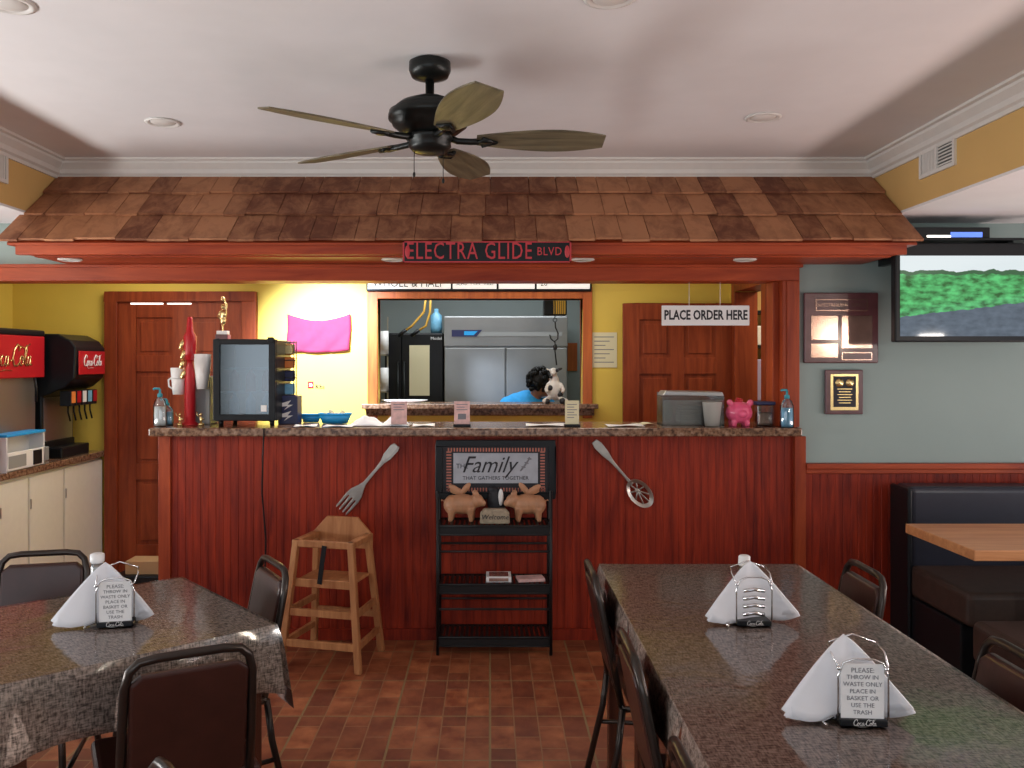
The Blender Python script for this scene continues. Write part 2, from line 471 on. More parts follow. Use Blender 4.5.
# crown moulding
prof = [(0, ZC - .115), (.012, ZC - .115), (.014, ZC - .095), (.03, ZC - .085), (.036, ZC - .06), (.062, ZC - .035), (.068, ZC - .03), (.07, ZC - .016), (.092, ZC - .012), (.095, ZC), (0, ZC)]
prof = [(d * .82, ZC - (ZC - z) * .88) for d, z in prof]
mb = MB(); n = len(prof); vs = []
for st in range(4):
    for (d, z) in prof:
        x = XL + d if st < 2 else XR - d
        y = -2.6 if st in (0, 3) else YW - d
        vs.append((x, y, z))
mb.add(vs, [(s_ * n + i, s_ * n + (i + 1) % n, (s_ + 1) * n + (i + 1) % n, (s_ + 1) * n + i) for s_ in range(3) for i in range(n)])
struct('trim_1', mb, 'white_trim', 'white crown moulding round the raised ceiling')

# the wall that carries the counter opening
wf = MB()
wf.box(-4.0, -2.77, YW, YW + .12, 0, ZC)
wf.box(-2.77, 1.66, YW, YW + .12, 2.03, ZC)
wf.box(1.66, 4.0, YW, YW + .12, 0.93, ZC)
wf.box(1.66, 4.0, YW + .03, YW + .12, 0, 0.93)
struct('wall_front', wf, 'teal')
# side and rear walls with window openings
sw = MB(); sw2 = MB()
for q, x0, x1 in ((sw, -4.0, -3.9), (sw2, 3.9, 4.0)):
    q.box(x0, x1, -2.8, 0.0, 0, ZC); q.box(x0, x1, 3.8, 4.6, 0, ZC)
    q.box(x0, x1, 0.0, 3.8, 0, 0.45); q.box(x0, x1, 0.0, 3.8, 2.0, ZC)
struct('wall_left', sw, 'offwhite'); struct('wall_right', sw2, 'offwhite')
rw = MB(); rw.box(-4, -3.7, -2.8, -2.65, 0, ZC); rw.box(1.6, 4, -2.8, -2.65, 0, ZC)
rw.box(-3.7, 1.6, -2.8, -2.65, 0, .65); rw.box(-3.7, 1.6, -2.8, -2.65, 2.05, ZC)
struct('wall_rear', rw, 'offwhite')
# red wainscot with beads (counter front and right wall)
def beads(x0, x1, z0, z1, yf):
    mb = MB(); pitch = 0.041; x = x0; pts = []
    while x < x1 - 0.002:
        xe = min(x + pitch, x1)
        pts += [(x, yf), (xe - .007, yf), (xe - .005, yf + .0022), (xe - .002, yf + .0022)]
        x = xe
    pts.append((x1, yf)); pts += [(x1, yf + .05), (x0, yf + .05)]
    return mb.prism(pts, 'Z', z0, z1)
struct('wall_counter_front', beads(-1.725, 1.64, 0.0, 1.10, YW), 'red_panel', 'red stained beadboard panelling under the counter')
struct('wall_wainscot', beads(1.70, 3.9, 0.0, 0.93, YW - .02), 'red_panel', 'red stained beadboard wainscot on the right wall')
ct = MB().box(-1.79, -1.725, YW - .015, YW + .06, 0, 1.10)
ct.box(-1.79, -1.77, YW + .06, 4.98, 0, 1.10)
struct('trim_2', ct, 'red_trim_v', 'corner board at the left end of the counter', bevel=.003)
struct('trim_3', MB().box(1.64, 1.70, YW - .03, YW + .03, 0, 1.10), 'red_trim_v', 'upright board between counter and wainscot', bevel=.003)
cr = MB().box(1.70, 3.9, YW - .045, YW + .02, .925, .955).box(1.70, 3.9, YW - .035, YW + .02, .90, .925)
struct('trim_4', cr, 'red_trim_h', 'red chair rail above the wainscot', bevel=.004)
hd = MB().box(-2.82, 1.665, YW - .03, YW + .15, 1.937, 2.022).box(-2.82, 1.68, YW - .045, YW + .0, 2.008, 2.025)
struct('trim_5', hd, 'red_trim_h', 'long red header beam over the counter opening', bevel=.003)
ps = MB().box(1.575, 1.665, YW - .03, YW + .15, 1.15, 1.937).box(1.595, 1.645, YW - .038, YW - .029, 1.15, 1.937)
ps.box(1.54, 1.575, YW + .03, YW + .14, 1.15, 1.937)
struct('trim_6', ps, 'red_trim_v', 'red post at the right end of the counter opening', bevel=.003)
struct('trim_7', MB().box(-2.82, -2.75, YW - .03, YW + .15, 0, 1.937), 'red_trim_v', 'red jamb at the far left of the opening', bevel=.003)
struct('baseboard_front', MB().box(-1.725, 1.64, YW - .018, YW + .001, 0, .06).box(1.70, 3.9, YW - .036, YW - .019, 0, .06), 'red_panel')

# service aisle behind the counter
YB = 6.07
aw = MB()
x0, x1, z0, z1 = -0.80, 0.66, 1.17, 1.95      # pass-through opening
aw.box(-3.5, x0, YB, YB + .12, 0, 2.45); aw.box(x1, 1.85, YB, YB + .12, 0, 2.45)
aw.box(x0, x1, YB, YB + .12, 0, z0); aw.box(x0, x1, YB, YB + .12, z1, 2.45)
struct('wall_back', aw, 'yellow')
struct('wall_back_left', MB().box(-3.53, -3.41, YW + .12, YB, 0, 2.45), 'yellow')
sr = MB().box(1.71, 1.83, YW + .12, 5.30, 0, 2.45).box(1.71, 1.83, 5.88, YB, 0, 2.45).box(1.71, 1.83, 5.30, 5.88, 2.0, 2.45)
struct('wall_back_right', sr, 'yellow')
struct('ceiling_back', MB().box(-3.53, 3.4, YW + .12, YB + .12, 2.40, 2.45), 'ceil')
struct('wall_side_room', MB().box(1.83, 3.3, 6.3, 6.4, 0, 2.45).box(3.3, 3.4, YW + .12, 6.4, 0, 2.45).box(1.83, 3.3, 6.07, 6.3, 2.40, 2.45), 'ochre')
dc = MB()
for a, b in ((5.21, 5.305), (5.872, 5.96)): dc.box(1.69, 1.85, a, b, 0, 1.985)
dc.box(1.69, 1.85, 5.21, 5.96, 1.985, 2.07)
struct('trim_8', dc, 'door', 'brown casing of the side doorway', bevel=.004)
# kitchen shell
kw = MB().box(-2.4, 2.4, 8.5, 8.6, 0, 2.7).box(-2.4, -2.3, 6.19, 8.5, 0, 2.7).box(1.5, 1.6, 6.19, 8.5, 0, 2.7)
struct('wall_kitchen', kw, 'kwall'); struct('ceiling_kitchen', MB().box(-2.4, 2.4, 6.19, 8.6, 2.62, 2.7), 'ceil')

# pass-through frame, with jambs and ledge
fr = MB()
a0, a1, b0, b1 = -0.872, 0.728, 1.10, 2.035
fr.box(a0, x0, YB - .03, YB + .14, b0, b1); fr.box(x1, a1, YB - .03, YB + .14, b0, b1)
fr.box(x0, x1, YB - .03, YB + .14, z1, b1)
struct('window_1', fr, 'orange_frame', 'orange wooden frame of the kitchen pass-through', bevel=.004)
struct('trim_9', MB().box(-.90, .76, YB - .12, YB + .22, 1.172, 1.205).box(-.88, .74, YB - .045, YB - .031, 1.12, 1.172), 'granite', 'speckled ledge of the pass-through', bevel=.004)


def panel_door(name, w, h, mat, parent=None, t=.04):
    """six panel door lying in XZ, origin at lower left of front face"""
    mb = MB(); st = .11 * w / .76; mid = .09 * w / .76
    rows = [(0.10, .34), (.40, .74), (.80, .94)]
    pw = (w - 2 * st - mid) / 2
    mb.box(0, w, .012, t, 0, h)
    mb.box(0, st, 0, .012, 0, h); mb.box(w - st, w, 0, .012, 0, h); mb.box(st + pw, st + pw + mid, 0, .012, 0, h)
    prev = 0
    for (r0, r1) in rows + [(1.0, 1.0)]:
        for xx in (st, st + pw + mid):
            mb.box(xx, xx + pw, 0, .012, prev * h, r0 * h)
        prev = r1
    for (r0, r1) in rows:
        for xx in (st, st + pw + mid):
            i = .03
            mb.box(xx + i, xx + pw - i, .004, .012, r0 * h + i, r1 * h - i)
    return mb


d1 = panel_door('door', .88, 1.92, 'door').build('door_1', 'door', bevel=.003, loc=(-2.64, YB - .035, 0.01))
d1['kind'] = 'structure'; d1['label'] = 'closed brown panelled door at the back left'
k = MB().lathe([(0.0, -.06), (.022, -.055), (.028, -.04), (.02, -.02), (.01, -.01), (.02, 0)], (.81, 0, .92), 14, 'Y').build('door_handle', 'gold', d1)
MB().box(.09, .32, -.004, .004, 1.899, 1.909).box(.35, .52, -.004, .004, 1.900, 1.908).build('door_glow_strip', 'glow_white', d1)  # glowing strips on the door face imitate light leaking over its top
cs = MB().box(-2.73, -2.64, YB - .06, YB, 0, 1.93).box(-1.76, -1.66, YB - .06, YB, 0, 1.93).box(-2.73, -1.66, YB - .06, YB, 1.93, 2.0)
struct('trim_10', cs, 'door', 'brown casing round the back left door', bevel=.004)
d2 = panel_door('door', .76, 1.90, 'door').build('door_2', 'door', bevel=.003, loc=(0.93, 5.93, .01))
d2['kind'] = 'structure'; d2['label'] = 'brown panelled door standing open flat against the yellow wall'
MB().box(.70, .73, -.012, 0, .86, 1.0).box(.66, .73, -.05, -.03, .93, .95).box(.705, .72, -.05, -.01, .93, .95).build('door_handle', 'black_metal', d2, bevel=.003)

# granite counter top
t_ = MB().box(-1.81, 1.655, 4.50, 5.0, 1.105, 1.15)
o = t_.build('counter_top', 'granite', bevel=.008); tag(o, 'long brown speckled granite bar top across the red counter', 'countertop')

# ================================================================== SHINGLE ROOF
roof = thing('shingled_canopy', 'cedar shingled canopy roof hanging over the counter below the ceiling', 'canopy', (0, 4.6, 2.02))
y_t, z_t, y_b, z_b = 4.60, 2.50, 4.09, 2.075
def slope(t):  # 0 top..1 bottom
    return y_t + (y_b - y_t) * t, z_t + (z_b - z_t) * t
nrm = Vector((0, z_t - z_b, 0)); d_ = Vector((0, y_b - y_t, z_b - z_t)).normalized(); nn = Vector((0, d_.z, -d_.y))
if nn.z < 0: nn = -nn
if nn.y > 0 and nn.z < 0: nn = -nn
ranges = [(0.0, .30, XL + .005, XR - .005), (.29, .64, XL + .005, XR - .005), (.62, 1.0, XL - .03, XR + .01)]
for ci, (ta, tb, xa, xb) in enumerate(ranges):
    mb = MB(); x = xa
    while x < xb - .01:
        w = random.choice((.10, .12, .14, .17, .2)) * random.uniform(.9, 1.12)
        if xb - x - w < .06: w = xb - x
        tb2 = tb + random.uniform(-.012, .012)
        (ya, za), (yb, zb) = slope(ta), slope(tb2)
        lift = .008 + random.uniform(0, .006)
        A = Vector((0, ya - 4.6, za - 2.02)) + nn * .002; B = Vector((0, yb - 4.6, zb - 2.02)) + nn * lift
        th = nn * .012
        g = .0015
        vs = []
        for xx in (x + g, x + w - g):
            for p in (A, B, B + th, A + th * .4):
                vs.append((xx, p.y, p.z))
        mb.add(vs, [(0, 1, 2, 3), (7, 6, 5, 4), (0, 4, 5, 1), (1, 5, 6, 2), (2, 6, 7, 3), (3, 7, 4, 0)])
        x += w
    mb.build('shingle_course', 'shingle', roof)
# deck below shingles, fascia and soffit
dk = MB().prism([(-.001, .47), (-.50, .055), (-.50, .045), (-.001, .045)], 'X', XL + .01, XR - .01)
dk.build('roof_deck', 'red_trim_h', roof)
MB().box(-2.30, 2.02, -.485, -.455, .0, .062).build('fascia_board', 'red_trim_h', roof, bevel=.004)
MB().box(-2.27, 2.00, -.455, -.02, .006, .02).box(-2.25, 1.98, -.40, -.36, -.002, .006).build('soffit_board', 'red_trim_h', roof)

for i, px in enumerate((70, 393, 583, 745)):
    X = (px - 490) / 850 * 4.33
    lab = ('leftmost of the small round lamps under the canopy', 'small round lamp under the canopy just left of the black street sign',
           'small round lamp under the canopy just right of the black street sign', 'rightmost of the small round lamps under the canopy')[i]
    t = thing('soffit_lamp', lab, 'recessed light', (X, 4.33, 2.026), 0, 'lamps under the canopy')
    MB().lathe([(.055, 0), (.06, -.006), (.045, -.012), (.04, -.004)], n=24).build('trim_ring', 'white_trim', t)
    MB().lathe([(0.0, -.004), (.042, -.006), (.042, 0)], n=20).build('lens', 'lamp_glass', t)

sg = thing('street_sign', 'black street name sign with red letters fixed to the canopy edge', 'sign', (P(487, 0, 4.10)[0], 4.095, 2.03))
MB().box(-.405, .405, -.012, 0, -.052, .050).build('sign_plate', 'black', sg, bevel=.004)
fb = MB(); fb.box(-.405, .405, -.0135, -.012, .044, .050).box(-.405, .405, -.0135, -.012, -.052, -.046).box(-.405, -.397, -.0135, -.012, -.052, .05).box(.397, .405, -.0135, -.012, -.052, .05)
fb.ball((-.382, -.014, 0), (.012, .004, .03)).ball((.385, -.014, 0), (.012, .004, .03)).build('sign_border', 'red_text', sg)
text('lettering', 'ELECTRA GLIDE', .116, (-.085, -.0135, 0), 'red_text', sg, wx=.67, space=1.12)
text('lettering', 'BLVD', .056, (.30, -.0135, .0), 'red_text', sg, wx=.85, space=1.1)

# ================================================================== CEILING THINGS
fan = thing('ceiling_fan', 'dark bronze five-blade ceiling fan with leaf shaped wooden blades', 'ceiling fan', (-.218, 3.08, ZC))
MB().lathe([(.062, 0), (.075, -.006), (.076, -.035), (.066, -.058), (.03, -.068), (0, -.07)], n=32).build('canopy', 'bronze', fan)
MB().lathe([(.016, -.06), (.016, -.12), (.03, -.128), (.032, -.14)], n=16).build('downrod', 'bronze', fan)
MB().lathe([(0, -.13), (.05, -.132), (.075, -.142), (.108, -.155), (.128, -.172), (.13, -.182), (.147, -.186), (.150, -.20), (.150, -.214), (.138, -.22), (.135, -.235), (.10, -.262), (.07, -.272), (0, -.274)], n=40).build('motor_housing', 'bronze', fan)
MB().lathe([(.07, -.262), (.082, -.272), (.086, -.285), (.075, -.292), (.078, -.31), (.06, -.33), (.02, -.338), (0, -.338)], n=32).build('switch_housing', 'bronze', fan)
def blade_mb(ang, tilt):
    mb = MB(); ca, sa = math.cos(ang), math.sin(ang)
    def tr(x, y, z):
        z2 = z + y * math.sin(tilt) ; y2 = y * math.cos(tilt)
        return (x * ca - y2 * sa, x * sa + y2 * ca, z2 - .285)
    N = 14; top = []; 
    xs = [.17 + (.635 - .17) * i / N for i in range(N + 1)]
    def hw(x):
        t = (x - .17) / (.475)
        return .036 + .046 * math.sin(min(1, t / .6) * PI / 2) if t < .6 else .082 - .040 * ((t - .6) / .4) ** 1.8
    vs = []
    for x in xs:
        for s_, zz in ((-1, .003), (1, .003), (1, -.003), (-1, -.003)):
            vs.append(tr(x, s_ * hw(x), zz))
    vs_end = tr(.66, 0, 0)
    fs = [(0, 1, 2, 3), tuple(4 * N + i for i in (3, 2, 1, 0))]
    for i in range(N):
        for j in range(4):
            fs.append((4 * i + j, 4 * i + (j + 1) % 4, 4 * (i + 1) + (j + 1) % 4, 4 * (i + 1) + j))
    mb.add(vs, fs)
    ir = MB()
    pts = [tr(.06, 0, .012), tr(.10, 0, -.004), tr(.15, 0, -.006), tr(.2, 0, -.004)]
    ir.tube(pts, .012, 8)
    ir.tube([tr(.19, -.03, -.007), tr(.24, 0, -.008), tr(.19, .03, -.007)], .008, 6)
    ir.ball(tr(.2, 0, -.008), (.028, .028, .008))
    return mb, ir
for k in range(5):
    a = R(2 + 72 * k)
    bmb, ir = blade_mb(a, R(-12))
    bo = MB()
    # build each blade in its own rotated frame so the grain follows it
    rot = Matrix.Rotation(-a, 4, 'Z')
    bo.v = [tuple(rot @ Vector(v)) for v in bmb.v]; bo.f = bmb.f; bo.sm = bmb.sm
    b_ = bo.build('blade', 'blade', fan, bevel=.002); b_.rotation_euler = (0, 0, a)
    irr = MB(); irr.v = [tuple(rot @ Vector(v)) for v in ir.v]; irr.f = ir.f; irr.sm = ir.sm
    irr.build('blade_iron', 'bronze', b_)
for (x, y, l) in ((-.055, -.02, .075), (.05, -.03, .10)):
    MB().tube([(x, y, -.325), (x, y, -.335 - l)], .0015, 6).ball((x, y, -.34 - l), (.005, .005, .01)).build('pull_chain', 'bronze', fan)

for i, (px, py, lab) in enumerate(((163, 122, 'recessed ceiling light left of the fan, near the crown moulding'), (763, 117, 'recessed ceiling light right of the fan, near the crown moulding'),
                                   (8, 3, 'recessed ceiling light cut by the top left corner of the photo'), (610, -3, 'recessed ceiling light at the top edge right of the fan'))):
    Y = 1.09 * 850 / (362 - py)
    t = thing('recessed_light', lab, 'ceiling light', (P(px, py, Y)[0], Y, ZC), 0, 'recessed lights in the raised ceiling')
    MB().lathe([(.076, 0), (.08, -.004), (.064, -.009), (.058, -.002)], n=32).build('trim_ring', 'white_trim', t)
    MB().lathe([(0, -.012), (.03, -.012), (.05, -.006), (.058, 0)], n=24).build('bulb', 'lamp_glass', t)

for (x, sgn, y0, z0, lab) in ((XR, -1, 3.77, 2.375, 'white air vent on the right yellow bulkhead'), (XL, 1, 3.8, 2.36, 'white air vent on the left yellow bulkhead')):
    t = thing('air_vent', lab, 'vent', (x, y0, z0))
    def bx(a, b, y_0, y_1, z_0, z_1, q): q.box(min(a * sgn, b * sgn), max(a * sgn, b * sgn), y_0, y_1, z_0, z_1)
    q = MB(); bx(0, .012, 0, .31, 0, .018, q); bx(0, .012, 0, .31, .132, .15, q); bx(0, .012, 0, .018, .018, .132, q); bx(0, .012, .292, .31, .018, .132, q); bx(0, .012, .15, .165, .018, .132, q)
    q.build('frame', 'white_trim', t)
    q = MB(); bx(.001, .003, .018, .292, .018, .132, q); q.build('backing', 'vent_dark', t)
    q = MB()
    for i in range(7): bx(.003, .008, .018, .15, .024 + i * .0155, .030 + i * .0155, q)
    for i in range(9): bx(.003, .008, .168 + i * .0137, .178 + i * .0137, .018, .132, q)
    q.build('louvre', 'white_trim', t)

# ================================================================== THINGS ON THE BACK WALL
mbd = thing('menu_board', 'long white menu board strip over the pass-through window', 'menu board', (P(479, 0, YB)[0], YB - .04, 2.0))
YM = YB - .04; zt = 2.12
MB().box(-.80, .80, -.01, .04, .0, .20).build('frame', 'black', mbd, bevel=.008)
for (a, b) in ((-.785, -.20), (-.185, .125), (.14, .395), (.41, .785)):
    MB().box(a, b, -.014, -.010, .018, .185).build('panel', 'board_lit', mbd)
for (x, s_, tx) in ((-.50, .075, 'WHOLE & HALF'), (-.03, .04, 'SLAB  FOR  RIBS'), (.46, .055, '20')):
    text('lettering', tx, s_, (x, -.0145, .055), 'ink', mbd, wx=.95)
tw = MB().grid(lambda u, v: (u * .45 - .225 + .006 * math.sin(v * 5), -.012 - .012 * abs(math.sin((u * 2 + v) * 4)) * (v) , -.04 * math.sin(PI * u) * (1 - v) * 1.2 + v * .0 + (1 - v) * 0 - v * .26 - .015 * math.sin(PI * u) * v), 24, 14)
o = tw.build('pink_towel', 'pink', solid=.004, loc=(P(319, 0, YB)[0], YB - .006, 1.5 + 48 / 850 * YB)); tag(o, 'bright pink cloth pinned by its corners on the yellow wall', 'cloth')
w = thing('wall_notice', 'cream paper notice on the yellow wall right of the pass-through', 'notice', P(604, 350, YB - .003))
MB().box(-.092, .092, -.003, 0, -.125, .125).build('sheet', 'cream', w)
ln = MB()
for i in range(7): ln.box(-.07, .07 - (i % 3) * .03, -.004, -.003, .09 - i * .03, .096 - i * .03)
ln.build('writing', 'greyink', w)
w = thing('wall_sticker', 'small red and black sticker on the white lit part of the wall', 'sticker', P(315, 385, YB - .003))
MB().box(-.05, -.01, -.003, 0, -.022, .025).build('badge', 'red', w)
MB().box(-.04, -.02, -.0045, -.003, -.01, .012).build('badge_centre', 'white', w)
text('lettering', 'Ribs', .04, (.035, -.003, -.012), 'ink', w)

# hanging order sign
hs = thing('hanging_sign', 'white hanging sign with black letters reading place order here', 'sign', (P(705.5, 0, 4.66)[0], 4.66, 1.755))
MB().box(-.24, .24, -.006, .006, -.055, .055).build('sign_plate', 'white', hs, bevel=.003)
text('lettering', 'PLACE ORDER HERE', .072, (0, -.0065, 0), 'ink', hs, wx=.69, bold=.0022, space=1.02)
MB().tube([(-.09, 0, .05), (-.09, 0, .185)], .0015, 5).build('wire', 'white', hs)
MB().tube([(.08, 0, .05), (.08, 0, .185)], .0015, 5).build('wire', 'white', hs)

# framed pictures on the right aisle wall
for i, (z, h) in enumerate(((1.85, .16), (1.55, .2))):
    t = thing('wall_picture', ('upper' if i == 0 else 'lower') + ' small dark framed picture beyond the right post', 'picture', (1.708, 5.10, z))
    MB().box(-.015, 0, -.09, .09, -h / 2, h / 2).build('frame', 'black', t)
    MB().box(-.017, -.015, -.07, .07, -h / 2 + .02, h / 2 - .02).build('print', 'paper', t)

# ================================================================== KITCHEN
def door_handle_v(x, z0, z1, y):
    return MB().tube([(x, y, z0), (x, y - .03, z0), (x, y - .03, z1), (x, y, z1)], .008, 8)
kf = thing('black_fridge', 'black two-door fridge seen through the pass-through', 'refrigerator', (-.67, 7.6, 0))
MB().box(-.27, .25, .04, .7, .02, 1.76).build('body', 'black', kf, bevel=.01)
MB().box(-.27, -.125, 0, .04, .05, 1.75).build('door', 'black', kf, bevel=.006)
MB().box(-.12, .25, 0, .04, .05, 1.75).build('door', 'black', kf, bevel=.006)
for x in (-.15, -.095): door_handle_v(x, .8, 1.5, 0).build('handle', 'bronze', kf)
w = thing('taped_list', 'tall white paper taped on the black fridge', 'paper', (-.63, 7.592, 1.44))
MB().box(-.09, .09, -.002, 0, -.24, .21).build('sheet', 'cream', w)
text('lettering', 'Model', .04, (.10 - .02 + .07, -.003, .27), 'white', w)
sf = thing('steel_fridge', 'stainless steel two-door reach-in fridge in the kitchen', 'refrigerator', (.14, 7.55, 0))
MB().box(-.55, .55, .04, .8, .1, 1.91).build('body', 'fridge_steel', sf, bevel=.006)
MB().box(-.545, -.005, 0, .04, .15, 1.625).build('door', 'fridge_steel', sf, bevel=.006)
MB().box(.005, .545, 0, .04, .15, 1.625).build('door', 'fridge_steel', sf, bevel=.006)
MB().box(-.55, .55, .0, .04, 1.64, 1.90).build('header_panel', 'fridge_steel', sf, bevel=.004)
MB().box(-.48, .50, -.004, 0, 1.73, 1.765).build('badge_strip', 'grey_plastic', sf)
MB().prism([(-.48, 1.725), (-.26, 1.725), (-.21, 1.785), (-.48, 1.785)], 'Y', -.007, -.003).build('badge', 'navybox', sf)
MB().prism([(-.37, 1.738), (-.285, 1.738), (-.25, 1.773), (-.37, 1.773)], 'Y', -.009, -.006).build('badge_logo', 'blue', sf)
for x in (-.04, .04): door_handle_v(x, .75, 1.15, 0).build('handle', 'fridge_steel', sf)
for i in range(4): MB().lathe([(.02, 0), (.02, .1)], ((-.5, .5)[i % 2], (.1, .7)[i // 2], 0), 10).build('foot', 'black', sf)
o = MB().lathe([(0, 0), (.05, 0), (.055, .05), (.05, .16), (.02, .19), (.02, .22), (0, .22)], n=14).build('water_jug', 'soap', loc=(-.49, 7.75, 1.765)); tag(o, 'blue bottle on top of the black fridge', 'bottle')
for i, (dx, lab) in enumerate(((0, 'left hanging yellow cord above the black fridge'), (.06, 'right hanging yellow cord above the black fridge'))):
    pts = [P(427 + i * 4, 290, 7.4), P(424 + i * 6, 312, 7.4), P(412 + i * 14, 326, 7.4), P(405 + i * 13, 331, 7.4)]
    t = thing('extension_lead', lab, 'cord', pts[-1])
    q = MB().tube([Vector(p) - Vector(pts[-1]) for p in pts], .010, 8); q.build('cord', 'yellow_cord', t)
    MB().tube([(.01, 0, .01), (-.06, 0, -.045)], .016, 8).build('plug', 'black', t)
# yellow reel and rod
t = thing('cord_reel', 'black and yellow cord reel hanging at the top of the kitchen', 'reel', P(556, 308, 7.0))
MB().box(-.10, .09, 0, .15, -.06, .07).build('housing', 'black', t, bevel=.01)
q = MB()
for i in range(6): q.box(-.02 + i * .017, -.008 + i * .017, -.012, 0, -.05, .06)
q.build('cord_windings', 'yellow_cord', t)
t = thing('hanging_hook', 'black curled hook on chain hanging in the pass-through', 'hook', P(555, 318, 6.13))
q = MB(); q.tube([(0, 0, .13), (0, 0, .0)], .004, 6); q.tube([(.014 * math.cos(a), 0, .0 + .014 * math.sin(a) - .014) for a in [i * PI / 6 for i in range(12)]], .003, 6, closed=True)
q.build('chain', 'black_metal', t)
q = MB(); q.tube([(0, 0, -.03), (.005, 0, -.07), (.022, 0, -.11), (.02, 0, -.15), (-.005, 0, -.17), (-.03, 0, -.15), (-.038, 0, -.12)], .005, 8); q.tube([(.0, 0, -.17), (.0, 0, -.24), (.012, 0, -.34)], .005, 8); q.ball((0, 0, -.21), (.016, .01, .025))
q.build('scroll', 'black_metal', t)
# trays and white things at the sill
o = MB().lathe([(0, .0), (.11, .0), (.17, .018), (.168, .021), (.11, .006), (0, .004)], n=28, sy=.35).build('white_platter', 'white', loc=(-.62, YB + .09, 1.206)); tag(o, 'white platter on the left of the pass-through ledge', 'platter')
for i, (z, lab) in enumerate(((1.30, 'lower white paper roll beside the black fridge'), (1.62, 'upper white paper roll beside the black fridge'))):
    o = MB().lathe([(.02, 0), (.045, 0), (.045, .2), (.02, .2)], n=16).build('paper_roll', 'white', loc=(-.93, 7.42, z - .05)); tag(o, lab, 'paper roll', 'paper rolls in the kitchen')
t = thing('roll_shelf', 'narrow shelf rack holding paper rolls beside the black fridge', 'shelf', (-1.0, 7.45, 0))
MB().box(-.12, .10, -.08, .09, 1.235, 1.25).box(-.12, .10, -.08, .09, 1.555, 1.57).build('shelf_board', 'steel', t)
for x in (-.11, .088):
    MB().box(x, x + .012, .07, .09, 0, 1.9).build('post', 'steel', t)
o = MB().box(-.05, .05, 0, .02, -.14, .14).build('orange_clipboard', 'orange_frame', bevel=.004, loc=(.82, 8.47, 1.55)); tag(o, 'orange board on the kitchen wall at the right of the opening', 'board')
# cook
ck = thing('person', 'person in a bright blue shirt bending forward in the kitchen, dark hair', 'person', (.285, 6.95, -.0))
ck.scale = (.90, .90, .98)
b = MB()
def limb(q, pts, rs): q.tube(pts, .05, 12, rs=rs); [q.ball(p, r) for p, r in zip(pts, rs)]
limb(b, [(-.13, .10, .84), (-.12, .02, .45), (-.12, .08, .07)], [.10, .075, .05])
limb(b, [(.05, .14, .84), (.08, .05, .45), (.08, .12, .07)], [.10, .075, .05])
b.ball((-.12, .0, .04), (.05, .12, .04)); b.ball((.08, .04, .04), (.05, .12, .04))
limb(b, [(-.06, .12, .88), (-.03, .03, 1.02), (.02, -.05, 1.14)], [.15, .145, .15])
b.ball((.02, -.05, 1.16), (.2, .12, .11), rot=(0, R(10), 0))
limb(b, [(.06, -.08, 1.2), (.11, -.12, 1.29)], [.055, .05])
b.ball((.14, -.14, 1.34), (.09, .08, .105), rot=(R(10), R(30), 0))
b.ball((.235, -.16, 1.31), (.02, .015, .02)); b.ball((.20, -.155, 1.265), (.03, .03, .02)); b.ball((.14, -.215, 1.32), (.012, .01, .025))
for s_ in (-1, 1):
    sh = (.02 + s_ * .18, -.06, 1.17); el = (.04 + s_ * .22, -.20, .98); wr = (.08 + s_ * .1, -.38, 1.02)
    limb(b, [sh, el, wr], [.06, .045, .03])
    b.ball((.08 + s_ * .09, -.42, 1.02), (.035, .045, .018))
    for f in range(4):
        b.tube([(.055 + s_ * .09 + f * .017, -.45, 1.02), (.055 + s_ * .09 + f * .017, -.49 + abs(f - 1.5) * .006, 1.01), (.055 + s_ * .09 + f * .017, -.505 + abs(f - 1.5) * .006, .99)], .008, 6)
    b.tube([(.08 + s_ * .055, -.41, 1.02), (.08 + s_ * .04, -.45, 1.015)], .009, 6)
b.build('body', 'skin', ck, remesh=.012)
sh = MB()
limb(sh, [(-.06, .12, .90), (-.03, .03, 1.02), (.02, -.05, 1.14)], [.168, .16, .162])
sh.ball((.02, -.05, 1.165), (.215, .13, .115), rot=(0, R(10), 0))
for s_ in (-1, 1):
    limb(sh, [(.02 + s_ * .18, -.06, 1.17), (.03 + s_ * .21, -.13, 1.06)], [.078, .066])
sh.build('shirt', 'shirt', ck, remesh=.012)
pn = MB()
limb(pn, [(-.13, .10, .86), (-.12, .02, .45), (-.12, .08, .10)], [.118, .09, .07]); limb(pn, [(.05, .14, .86), (.08, .05, .45), (.08, .12, .10)], [.118, .09, .07])
pn.build('trousers', 'navybox', ck, remesh=.014)
hr = MB()
for i in range(34):
    a = random.uniform(0, 2 * PI); e = random.uniform(-.15, 1)
    c = Vector((.13 + .085 * math.cos(a) * math.sqrt(max(0, 1 - e * e)), -.115 + .085 * abs(math.sin(a)) * 1 * math.sqrt(max(0, 1 - e * e)) - .02, 1.385 + .085 * e))
    hr.ball(c, random.uniform(.03, .04), n=8, m=6)
hr.ball((.12, -.15, 1.38), (.095, .10, .095))
for i in range(90):
    a = random.uniform(0, 2 * PI); e = random.uniform(-.75, 1); k_ = math.sqrt(1 - e * e)
    hr.ball((.12 + .10 * k_ * math.cos(a), -.15 + .10 * k_ * math.sin(a), 1.38 + .10 * e), random.uniform(.014, .024), n=8, m=6); hr.build('hair', 'hair', ck)

